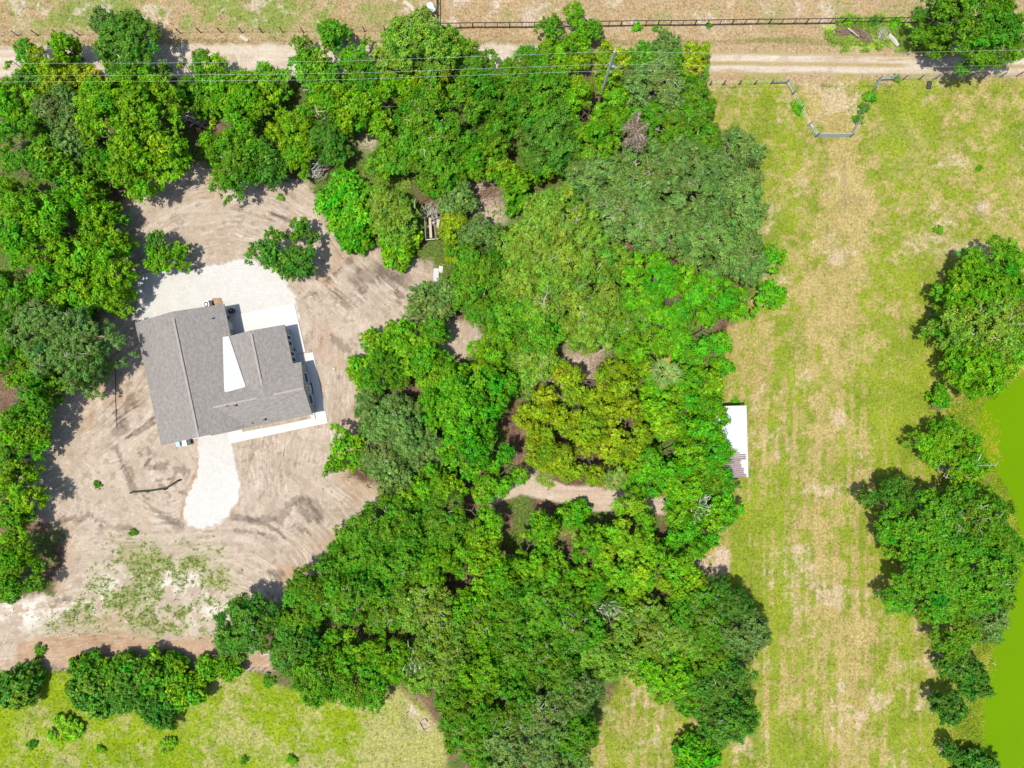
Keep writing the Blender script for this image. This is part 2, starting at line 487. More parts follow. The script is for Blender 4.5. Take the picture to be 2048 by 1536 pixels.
STK = np.where(den < 0.02, 0.5 * STK + 0.25, STK)
TRK[..., 3] = np.clip((TW1 - TW2) / (TW1 + 1e-6) * 1.3, 0, 1) * (0.15 + 0.85 * sstep(0.35, 0.6, N7 * .5 + N6 * .5))
sand = mixc((0.285, 0.217, 0.150), (0.48, 0.400, 0.305), np.clip(STK * 0.22 + N6 * 0.68 + (N3 - .5) * .3 + 0.08, 0, 1))
sand = mixc(sand, (0.36, 0.235, 0.14), sstep(0.62, 0.9, N1) * 0.6)
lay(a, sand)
Z = Z * (1 - a) + a * ((STK - 0.5) * 0.11 + (N3 - 0.5) * 0.1 + (N2 - 0.5) * 0.12)
lay(a * sstep(0.60, 0.76, N3 * 0.55 + N5 * 0.3 + N6 * 0.15) * 0.55, (0.21, 0.155, 0.11))
lay(a * sstep(0.64, 0.8, N5 * 0.5 + STK * 0.5) * 0.35, (0.52, 0.45, 0.37))
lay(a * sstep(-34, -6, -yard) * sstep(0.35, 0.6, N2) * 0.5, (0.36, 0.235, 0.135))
# bottom of the yard: white sand, weeds, a strip of orange earth
wh = np.exp(-(ldist([(-60, 1240), (120, 1215), (280, 1165), (400, 1150), (420, 1240)]) / 34) ** 2)
lay(a * np.clip(wh * sstep(0.3, 0.62, N6) * 1.2, 0, 1), (0.58, 0.52, 0.44))
orange = sdist([(35, 1290), (110, 1270), (250, 1262), (330, 1278), (440, 1270), (480, 1300), (540, 1318), (540, 1338), (30, 1338)]) + warp * 0.5
lay(a * sstep(-6, 8, orange), mixc((0.27, 0.165, 0.09), (0.42, 0.30, 0.20), np.clip(N6 * 0.6 + N3 * 0.3 + N5 * 0.2, 0, 1)))
lay(a * sstep(-8, 8, sdist([(560, 1130), (610, 1130), (615, 1160), (580, 1180), (555, 1165)]) + warp * .3) * 0.8, (0.36, 0.235, 0.15))
WEED = np.clip(np.exp(-(sdist([(100, 1225), (180, 1140), (230, 1075), (330, 1085), (450, 1090), (470, 1170), (410, 1275), (320, 1285), (250, 1255), (60, 1268)]) - 40).clip(-200, 0) ** 2 / 900), 0, 1) * sstep(0.38, 0.60, N6 * 0.35 + N7 * 0.25 + N3 * 0.2 + N5 * 0.2)
wsoft = np.clip(np.exp(-(sdist([(100, 1225), (180, 1140), (230, 1075), (330, 1085), (450, 1090), (470, 1170), (410, 1275), (320, 1285), (250, 1255), (60, 1268)]) - 30).clip(-200, 0) ** 2 / 900), 0, 1) * sstep(0.36, 0.62, N7 * 0.6 + N6 * 0.4)
lay(a * wsoft * 0.6, (0.235, 0.235, 0.075))
lay(a * np.clip(WEED * 0.6, 0, 1), mixc((0.25, 0.23, 0.09), (0.17, 0.225, 0.03), N3))
# churned damp soil
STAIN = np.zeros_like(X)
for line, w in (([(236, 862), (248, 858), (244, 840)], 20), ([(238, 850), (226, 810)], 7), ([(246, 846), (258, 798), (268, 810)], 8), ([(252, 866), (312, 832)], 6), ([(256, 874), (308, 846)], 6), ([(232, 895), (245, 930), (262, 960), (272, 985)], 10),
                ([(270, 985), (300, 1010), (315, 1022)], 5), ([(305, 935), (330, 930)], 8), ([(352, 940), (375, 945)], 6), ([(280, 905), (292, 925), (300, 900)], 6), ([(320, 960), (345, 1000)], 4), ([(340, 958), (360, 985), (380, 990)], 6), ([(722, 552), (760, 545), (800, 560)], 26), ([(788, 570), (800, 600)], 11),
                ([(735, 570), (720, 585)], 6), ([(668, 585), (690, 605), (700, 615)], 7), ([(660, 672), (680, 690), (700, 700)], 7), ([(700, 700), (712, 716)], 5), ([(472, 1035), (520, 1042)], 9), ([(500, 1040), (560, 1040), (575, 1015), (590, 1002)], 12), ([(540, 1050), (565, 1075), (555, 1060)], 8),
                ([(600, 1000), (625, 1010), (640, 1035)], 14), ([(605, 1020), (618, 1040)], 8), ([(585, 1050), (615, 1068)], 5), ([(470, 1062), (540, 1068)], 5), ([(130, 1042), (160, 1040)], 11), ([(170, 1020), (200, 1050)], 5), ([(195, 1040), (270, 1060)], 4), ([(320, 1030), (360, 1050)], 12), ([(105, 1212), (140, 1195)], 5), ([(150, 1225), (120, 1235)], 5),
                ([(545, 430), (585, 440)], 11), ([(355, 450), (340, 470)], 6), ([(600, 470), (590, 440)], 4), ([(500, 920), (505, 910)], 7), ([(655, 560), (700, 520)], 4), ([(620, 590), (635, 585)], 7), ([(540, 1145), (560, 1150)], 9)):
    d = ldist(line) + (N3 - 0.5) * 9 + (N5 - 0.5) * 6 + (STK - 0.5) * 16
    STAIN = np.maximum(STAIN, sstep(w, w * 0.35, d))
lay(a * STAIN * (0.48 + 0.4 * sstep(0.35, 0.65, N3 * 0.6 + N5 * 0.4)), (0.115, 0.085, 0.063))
lay(a * sstep(9, 3, np.abs(ldist([(402, 880), (404, 930), (396, 965), (380, 990), (372, 1025)]) - 5)) * sstep(0.3, .6, N3) * 0.8, (0.32, 0.18, 0.09))
# fine wheel ruts along chosen drives
for line in ([(640, 640), (650, 760), (700, 880)], [(610, 860), (560, 960), (500, 1050)], [(290, 470), (340, 420), (440, 400), (540, 420), (610, 470)], [(300, 480), (380, 440), (470, 440), (560, 470)], [(80, 1020), (150, 960), (190, 900), (200, 800)], [(60, 1130), (160, 1040), (260, 1080), (380, 1075), (500, 1075)],
             [(480, 1080), (560, 1110), (600, 1180)], [(690, 520), (780, 620), (800, 640)], [(560, 560), (640, 540), (700, 500)], [(500, 900), (600, 940), (680, 990)], [(130, 900), (140, 1000), (230, 1040)]):
    d = ldist(line)
    rut = np.exp(-((d - 13) / 2.6) ** 2)
    lug = 0.55 + 0.45 * np.sin((X + Y) * 1.1 + N2 * 12)
    lay(a * rut * lug * 0.4, (0.22, 0.165, 0.12))
    Z -= a * rut * lug * 0.05
REG[a > 0.5] = 5

# gravel pad, gravel drive, dirt track through the wood
pad = sdist([(268, 640), (276, 600), (276, 556), (300, 546), (345, 533), (392, 541), (430, 527), (494, 519), (540, 536), (572, 550), (578, 575), (590, 592), (592, 608), (600, 640), (560, 690), (330, 690)]) + (N3 - 0.5) * 7 + (N5 - 0.5) * 4
drive = sdist([(393, 860), (460, 850), (462, 886), (472, 925), (479, 965), (474, 1000), (460, 1030), (440, 1046), (405, 1056), (376, 1052), (368, 1020), (374, 990), (392, 960), (399, 930), (396, 900)]) + (N3 - 0.5) * 6 + (N5 - 0.5) * 4
for d, rid in ((pad, 6), (drive, 7)):
    a = sstep(-2, 2, d)
    lay(a, mixc((0.465, 0.443, 0.393), (0.525, 0.503, 0.452), np.clip(N5 * 0.5 + N6 * 0.5, 0, 1)))
    lay(a * sstep(0.72, 0.92, N7) * 0.14, (0.40, 0.37, 0.28))
    Z = Z * (1 - a) + a * (0.03 + (N5 - 0.5) * 0.05)
    REG[d > 0] = rid
trk = ldist([(985, 990), (1040, 975), (1110, 985), (1180, 995), (1260, 1005), (1330, 1010)]) + (N2 - .5) * 14
a = sstep(24, 16, trk)
lay(a, mixc((0.34, 0.25, 0.18), (0.48, 0.38, 0.29), np.clip(HST * 0.8 + N3 * 0.3, 0, 1)))
REG[a > 0.5] = 8
for cx, cy, r0 in ((1155, 735, 40), (1130, 760, 28), (1195, 690, 22), (960, 380, 30), (985, 430, 30), (740, 280, 22), (1060, 960, 20), (1215, 460, 26)):
    lay(np.exp(-((X - cx) ** 2 + (Y - cy) ** 2) / r0 ** 2) * 0.9, (0.42, 0.33, 0.25))
for cx, cy, r0 in ((775, 360, 40), (1160, 370, 30), (1130, 330, 25), (1150, 1035, 30), (700, 250, 20)):
    lay(np.exp(-((X - cx) ** 2 + (Y - cy) ** 2) / r0 ** 2) * 0.8, (0.10, 0.19, 0.02))

# level ground under house and concrete
flat = sdist([(285, 640), (590, 575), (625, 690), (670, 850), (450, 905), (330, 900)])
Z *= (1 - sstep(-12, 6, flat)); Z += 0.02 * sstep(-12, 6, flat)
# pond hollow
POND = [(2300, 735), (2055, 742), (2000, 775), (1963, 800), (1950, 850), (1958, 905), (1990, 950), (2020, 1000), (2040, 1080), (2035, 1150), (2010, 1230), (1985, 1300), (1970, 1370), (1962, 1420), (1966, 1500), (1955, 1560), (1960, 1720), (2300, 1720)]
pond = sdist(POND) + warp * 0.25
Z -= sstep(-14, 30, pond) * 1.3
bank = sstep(-75, -10, pond) * sstep(14, -4, pond)
lay(bank * sstep(0.25, 0.6, N6 + 0.2), mixc((0.20, 0.28, 0.012), (0.34, 0.345, 0.04), sstep(0.35, 0.75, N2)))
lay(sstep(-4, 14, pond), (0.12, 0.16, 0.01))

GZ = Z
COL *= 0.68


def gz(px, py):
    i = int(np.clip(round((py - gy[0]) / STEP), 0, NY - 1)); j = int(np.clip(round((px - gx[0]) / STEP), 0, NX - 1))
    return float(GZ[i, j])


verts = np.stack([(X - 1024) * PX, (768 - Y) * PX, Z], -1).reshape(-1, 3)
cols = COL.reshape(-1, 3)
idx = np.arange(NX * NY).reshape(NY, NX)
quads = np.stack([idx[1:, :-1], idx[1:, 1:], idx[:-1, 1:], idx[:-1, :-1]], -1).reshape(-1, 4)
freg = REG[:-1, :-1].reshape(-1)
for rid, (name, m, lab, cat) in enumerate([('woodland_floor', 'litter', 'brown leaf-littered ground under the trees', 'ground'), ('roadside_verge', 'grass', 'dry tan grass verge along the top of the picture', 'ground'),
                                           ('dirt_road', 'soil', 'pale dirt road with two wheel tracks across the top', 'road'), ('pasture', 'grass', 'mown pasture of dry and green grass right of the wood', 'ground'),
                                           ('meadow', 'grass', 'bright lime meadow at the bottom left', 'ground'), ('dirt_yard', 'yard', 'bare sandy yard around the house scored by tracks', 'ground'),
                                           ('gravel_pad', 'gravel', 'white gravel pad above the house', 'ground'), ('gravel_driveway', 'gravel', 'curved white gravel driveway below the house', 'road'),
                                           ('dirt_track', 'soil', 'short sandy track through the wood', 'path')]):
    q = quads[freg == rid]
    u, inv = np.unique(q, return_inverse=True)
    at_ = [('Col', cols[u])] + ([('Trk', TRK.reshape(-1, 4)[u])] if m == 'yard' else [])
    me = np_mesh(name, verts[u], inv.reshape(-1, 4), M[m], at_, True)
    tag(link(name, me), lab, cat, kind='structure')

# land beyond the picture, joined to the edge of the detailed sheet
x0, x1, y0, y1 = (gx[0] - 1024) * PX, (gx[-1] - 1024) * PX, (768 - gy[-1]) * PX, (768 - gy[0]) * PX
ring = np.array([(x0 + 0.05, y0 + 0.05), (x1 - 0.05, y0 + 0.05), (x1 - 0.05, y1 - 0.05), (x0 + 0.05, y1 - 0.05)])
BIG = 700
ov = np.array([(a, b, -0.15) for a, b in ring] + [(-BIG, -BIG, -0.15), (BIG, -BIG, -0.15), (BIG, BIG, -0.15), (-BIG, BIG, -0.15)], np.float32)
of = np.array([(4, 5, 1, 0), (5, 6, 2, 1), (6, 7, 3, 2), (7, 4, 0, 3)])
me = np_mesh('outer_ground', ov, of, M['grass'], ('Col', np.tile(np.array([[0.13, 0.145, 0.03]], np.float32), (8, 1))))
tag(link('outer_ground', me), 'grassland beyond the edges of the picture', 'ground', kind='structure')

# pond water, opaque with algae
m, n, l, b = mat('algae_green_water')
geo = n.new('ShaderNodeNewGeometry')
no = n.new('ShaderNodeTexNoise'); no.inputs['Scale'].default_value = 0.12; no.inputs['Detail'].default_value = 5
l.new(geo.outputs['Position'], no.inputs['Vector'])
mx = n.new('ShaderNodeMix'); mx.data_type = 'RGBA'
mx.inputs[6].default_value = (0.068, 0.136, 0.0, 1); mx.inputs[7].default_value = (0.079, 0.152, 0.0, 1)
l.new(no.outputs['Fac'], mx.inputs['Factor']); l.new(mx.outputs[2], b.inputs['Base Color'])
b.inputs['Roughness'].default_value = 0.35; b.inputs['Specular IOR Level'].default_value = 0.04
wp = MB()
pp = [P(x, y) for x, y in [(2230, 700), (1900, 700), (1900, 1700), (2230, 1700)]]
wp.add([(a, b2, -0.55) for a, b2 in pp], [(0, 1, 2, 3)])
tag(wp.build('pond_water', m), 'still bright green algae-covered pond water at the right edge', 'water', kind='structure')
# ------------------------------------------------------------------ trees: crown and limb meshes, shared by the copies
def crown_mesh(name, R, hb, ht, fam, seed):
    """crown of radius R between heights hb and ht: boughs > clumps > leaf faces"""
    r = np.random.RandomState(seed)
    lo, hi, cl, l0, l1, dens = dict(A=(0.8, 1.45, 0.38, 0.105, 0.20, 1.3), B=(0.55, 1.1, 0.36, 0.09, 0.165, 1.5), C=(0.55, 0.95, 0.36, 0.14, 0.24, 0.9), D=(0.45, 0.8, 0.32, 0.10, 0.18, 1.1), S=(0.3, 0.5, 0.24, 0.08, 0.15, 1.3))[fam]
    if R < 2.5: lo, hi, cl = lo * 0.6, hi * 0.62, cl * 0.7
    # bough centres spread over an uneven dome
    k = [r.uniform(0, 2 * math.pi) for _ in range(4)]
    def outline(t): return 1 + 0.12 * math.sin(2 * t + k[0]) + 0.13 * math.sin(3 * t + k[1]) + 0.11 * math.sin(5 * t + k[2]) + 0.09 * math.sin(9 * t + k[3])
    cen, rad = [], []
    want = int((R / ((lo + hi) / 2)) ** 2 * dict(A=1.5, B=2.0, C=2.3, D=1.0, S=1.3)[fam])
    for _ in range(want * 30):
        if len(cen) >= want: break
        t, q = r.uniform(0, 2 * math.pi), math.sqrt(r.uniform(0, 1))
        rl = r.uniform(lo, hi) * (1.1 - 0.25 * q)
        ro = (R * outline(t) - rl * 0.75)
        if r.rand() < 0.10: rl *= 0.62; q = r.uniform(1.0, 1.16)
        p = np.array([math.cos(t) * ro * q, math.sin(t) * ro * q, 0])
        dome = math.sqrt(max(0, 1 - min(1, q * 0.96) ** 2))
        p[2] = hb + (ht - hb - rl) * (0.22 + 0.78 * dome) + r.uniform(-0.8, 0.2) * rl * (1.6 if fam in 'AD' else 1.2)
        if fam != 'C' and r.rand() < 0.25: p[2] -= r.uniform(0.4, 1.6) * (ht - hb) / 6
        p[2] = max(p[2], rl * 0.7)
        if any(np.linalg.norm(p - c) < 0.62 * (rl + s) * (0.8 if fam in 'BC' else 1) for c, s in zip(cen, rad)): continue
        cen.append(p); rad.append(rl)
    cen, rad = np.array(cen), np.array(rad)
    # clumps on the boughs
    CP, CD, CV, CH = [], [], [], []
    for c, s in zip(cen, rad):
        nc = max(6, int(13 * s * s / (cl * cl) * 0.50 * (0.8 if fam == 'D' else 1)))
        d = r.normal(size=(nc, 3)); d[:, 2] += 0.55; d /= np.linalg.norm(d, axis=1, keepdims=True)
        d = d[d[:, 2] > -0.35]
        p = c + d * s * r.uniform(0.55, 1.2, (len(d), 1)) * np.array([1, 1, 0.85])
        # leave out clumps buried in other boughs
        dd = np.linalg.norm(p[:, None] - cen[None], axis=2) / rad[None]
        ok = (dd < 0.66).sum(1) == 0
        p, d = p[ok], d[ok]
        CP.append(p); CD.append(d); CV.append(np.full(len(p), r.uniform(0.84, 1.16))); CH.append(np.full(len(p), r.normal(0, 0.013)))
    CP, CD, CV, CH = np.concatenate(CP), np.concatenate(CD), np.concatenate(CV), np.concatenate(CH)
    CV = CV * r.uniform(0.70, 1.28, len(CP))
    hue = 0.5 + r.normal(0, 0.010, len(CP)) + CH
    nl = int(26 * dens * (1 if R > 2.5 else 0.7))
    n = len(CP) * nl
    ci = np.repeat(np.arange(len(CP)), nl)
    off = r.normal(size=(n, 3)); off /= np.linalg.norm(off, axis=1, keepdims=True)
    off *= (r.uniform(0.15, 1, (n, 1)) ** 0.6) * cl * r.uniform(0.6, 1.25, (n, 1))
    # each clump is a spray stretched along its own outward direction
    spray = CD + r.normal(0, 0.5, CD.shape); spray /= np.linalg.norm(spray, axis=1, keepdims=True)
    off *= 0.8
    off += spray[ci] * ((off * spray[ci]).sum(1, keepdims=True)) * 0.9
    pos = CP[ci] + off + CD[ci] * 0.1
    nor = off / cl * 0.75 + CD[ci] * 0.55 + np.array([0, 0, 0.45]) + r.normal(0, 0.5, (n, 3))
    nor /= np.linalg.norm(nor, axis=1, keepdims=True)
    ax = np.cross(nor, r.normal(size=(n, 3))); ax /= np.linalg.norm(ax, axis=1, keepdims=True) + 1e-9
    bx = np.cross(nor, ax)
    ln = r.uniform(l0, l1, (n, 1)); wd = ln * r.uniform(0.36, 0.6, (n, 1))
    fold = nor * ln * 0.18
    V = np.stack([pos - ax * ln, pos - bx * wd + fold, pos + ax * ln, pos + bx * wd + fold], 1).reshape(-1, 3)
    Fc = np.arange(4 * n).reshape(n, 4)
    val = CV[ci] * r.uniform(0.68, 1.32, n)
    col = np.stack([val, hue[ci] + r.normal(0, 0.008, n), r.uniform(0.92, 1.06, n)], 1)
    me = np_mesh(name, V, Fc, M['leaf'], ('Leaf', np.repeat(col, 4, 0).astype(np.float32)))
    return me, cen, rad


def limb_mesh(name, R, hb, ht, cen, rad, seed, material, tr=0.22):
    r = np.random.RandomState(seed + 500)
    mb = MB()
    fork = np.array([r.uniform(-0.2, 0.2), r.uniform(-0.2, 0.2), hb * 0.75 + 0.25])
    mb.tube([(0, 0, -0.3), (0.02, 0.02, fork[2] * 0.5), fork], [tr * 1.35, tr, tr * 0.85], 7)
    order = np.argsort(r.rand(len(cen)))[:min(len(cen), 22)]
    mains = []
    nm = 5 if R > 2.5 else 3
    for i in range(nm):
        t = 2 * math.pi * i / nm + r.uniform(-.4, .4)
        e = np.array([math.cos(t) * R * 0.48, math.sin(t) * R * 0.48, hb + (ht - hb) * r.uniform(0.35, 0.6)])
        mid = fork * 0.5 + e * 0.5 + np.array([0, 0, 0.2]) + r.normal(0, 0.15, 3)
        mb.tube([fork, mid, e], [tr * 0.6, tr * 0.42, tr * 0.24], 5)
        mains.append((mid, e))
    for i in order:
        c = cen[i]
        m_, e = min(mains, key=lambda q: np.linalg.norm(q[1] - c))
        s_ = m_ * 0.4 + e * 0.6
        q = (s_ + c) / 2 + r.normal(0, 0.15, 3)
        mb.tube([s_, q, c + np.array([0, 0, rad[i] * 0.4])], [tr * 0.26, tr * 0.18, tr * 0.07], 4)
    me = bpy.data.meshes.new(name)
    me.from_pydata(mb.v, [], mb.f); me.materials.append(material); me.update()
    return me


def twig_mesh(name, cen, rad, R, seed, count):
    """bare pale twigs that break through the foliage"""
    r = np.random.RandomState(seed + 900)
    mb = MB()
    for _ in range(count):
        i = r.randint(len(cen))
        if cen[i][2] < np.percentile(cen[:, 2], 25) or math.hypot(cen[i][0], cen[i][1]) > R * 0.72: continue
        s = rad[i]; t = r.uniform(0, 2 * math.pi)
        d = np.array([math.cos(t), math.sin(t), r.uniform(0.0, 0.3)])
        p0 = cen[i] + np.array([0, 0, s * r.uniform(0.75, 0.98)]) - d * s * 0.5
        L = r.uniform(0.7, 1.6) * min(1, R / 4)
        p1 = p0 + d * L * 0.5 + r.normal(0, 0.12, 3); p2 = p1 + d * L * 0.5 + r.normal(0, 0.2, 3)
        w = r.uniform(0.018, 0.042)
        mb.tube([p0, p1, p2], [w, w * 0.75, w * 0.3], 4)
        for _k in range(2):
            a2 = t + r.choice([-1, 1]) * r.uniform(0.5, 1.0)
            q = p1 + np.array([math.cos(a2), math.sin(a2), r.uniform(0, .3)]) * L * 0.4
            mb.tube([p1, q], [w * 0.6, w * 0.25], 3)
    me = bpy.data.meshes.new(name)
    me.from_pydata(mb.v, [], mb.f); me.materials.append(M['pale_bark']); me.update()
    return me


FAM = {}     # (family, size) -> (base radius, height, [(crown, limbs, twigs)])
for fam, sizes in dict(A=(('L', 6, 9.8, 4), ('M', 3.6, 6.8, 3), ('S', 1.9, 4.2, 2)), B=(('L', 6, 9.4, 4), ('M', 3.6, 6.6, 3), ('S', 1.9, 4.0, 2)),
                       C=(('M', 3.6, 4.8, 2), ('S', 1.9, 2.8, 3)), D=(('M', 3.6, 6.4, 2), ('S', 1.9, 4.2, 2)), S=(('S', 1.0, 1.1, 3),)).items():
    for sz, R, ht, nv in sizes:
        lst = []
        for k in range(nv):
            sd = sum(map(ord, fam + sz)) * 13 + k * 101
            hb = ht * (0.42 if fam in 'AB' else 0.36 if fam == 'D' else 0.1)
            cm, cen, rad = crown_mesh('crown_leaves', R, hb, ht, fam, sd)
            lm = limb_mesh('limbs', R, hb, ht, cen, rad, sd, M['pale_bark'] if fam in 'BD' else M['bark'], 0.24 * (R / 6) ** 0.7 + 0.05)
            tm = twig_mesh('twigs', cen, rad, R, sd, int(R * R * 2.6)) if fam == 'B' else None
            lst.append((cm, lm, tm))
        FAM[fam, sz] = (R, ht, lst)

COLR = dict(lime=(0.096, 0.216, 0.003), bright=(0.078, 0.198, 0.003), mid=(0.059, 0.158, 0.006), dark=(0.048, 0.130, 0.010), grey=(0.084, 0.150, 0.026), yellow=(0.136, 0.208, 0.004),
            emer=(0.062, 0.205, 0.003), olive=(0.102, 0.188, 0.014), brown=(0.26, 0.17, 0.10), pale=(0.22, 0.24, 0.11))
COLR = {k: (v[0] * 1.36, v[1] * 1.38, v[2] * 1.5) for k, v in COLR.items()}
_cnt = {}


def tree(px, py, rp, fam, col, label, group, name='broadleaf_tree', cat='tree', low=1.0, sq=1.0):
    k0 = (H - 6) / F
    R = rp * k0
    if fam == 'S': sz = 'S'
    elif fam in 'AB' and R > 4.6: sz = 'L'
    elif R > 2.5: sz = 'M'
    else: sz = 'S'
    Rb, hb, lst = FAM[fam, sz]
    h = dict(A=2.2 + 1.32 * R, B=2.2 + 1.25 * R, C=0.7 + 1.15 * R, D=2.0 + 1.25 * R, S=0.2 + 0.5 * R)[fam] * low
    h = min(h, 10.5) * (np.random.RandomState(int(px * 3 + py * 5)).uniform(0.82, 1.12) if fam in 'AB' else 1)
    x, y = P(px, py, h * 0.75)
    n = _cnt.get((fam, sz), 0); _cnt[fam, sz] = n + 1
    r = np.random.RandomState(int(px * 7 + py * 13) % 100000)
    cm, lm, tm = lst[n % len(lst)]
    gpx, gpy = 1024 + x / PX, 768 - y / PX
    t = empty(name, (x, y, gz(gpx, gpy)), r.uniform(0, 6.28), label=label, cat=cat, group=group)
    s = R / Rb * 1.02
    t.scale = (s * sq, s / sq, h / hb)
    o = link('crown', cm, t)
    c = COLR[col]
    v = r.uniform(0.9, 1.1)
    o.color = tuple(min(1, q * v * r.uniform(0.95, 1.05)) for q in c) + (1,)
    link('trunk', lm, t)
    if tm is not None and r.rand() < (0.97 if col in ('olive', 'grey', 'pale') else 0.6 if py > 1000 and px < 1600 else 0.25): tag(link('bare_branch', tm, t), kind='stuff')
    return t


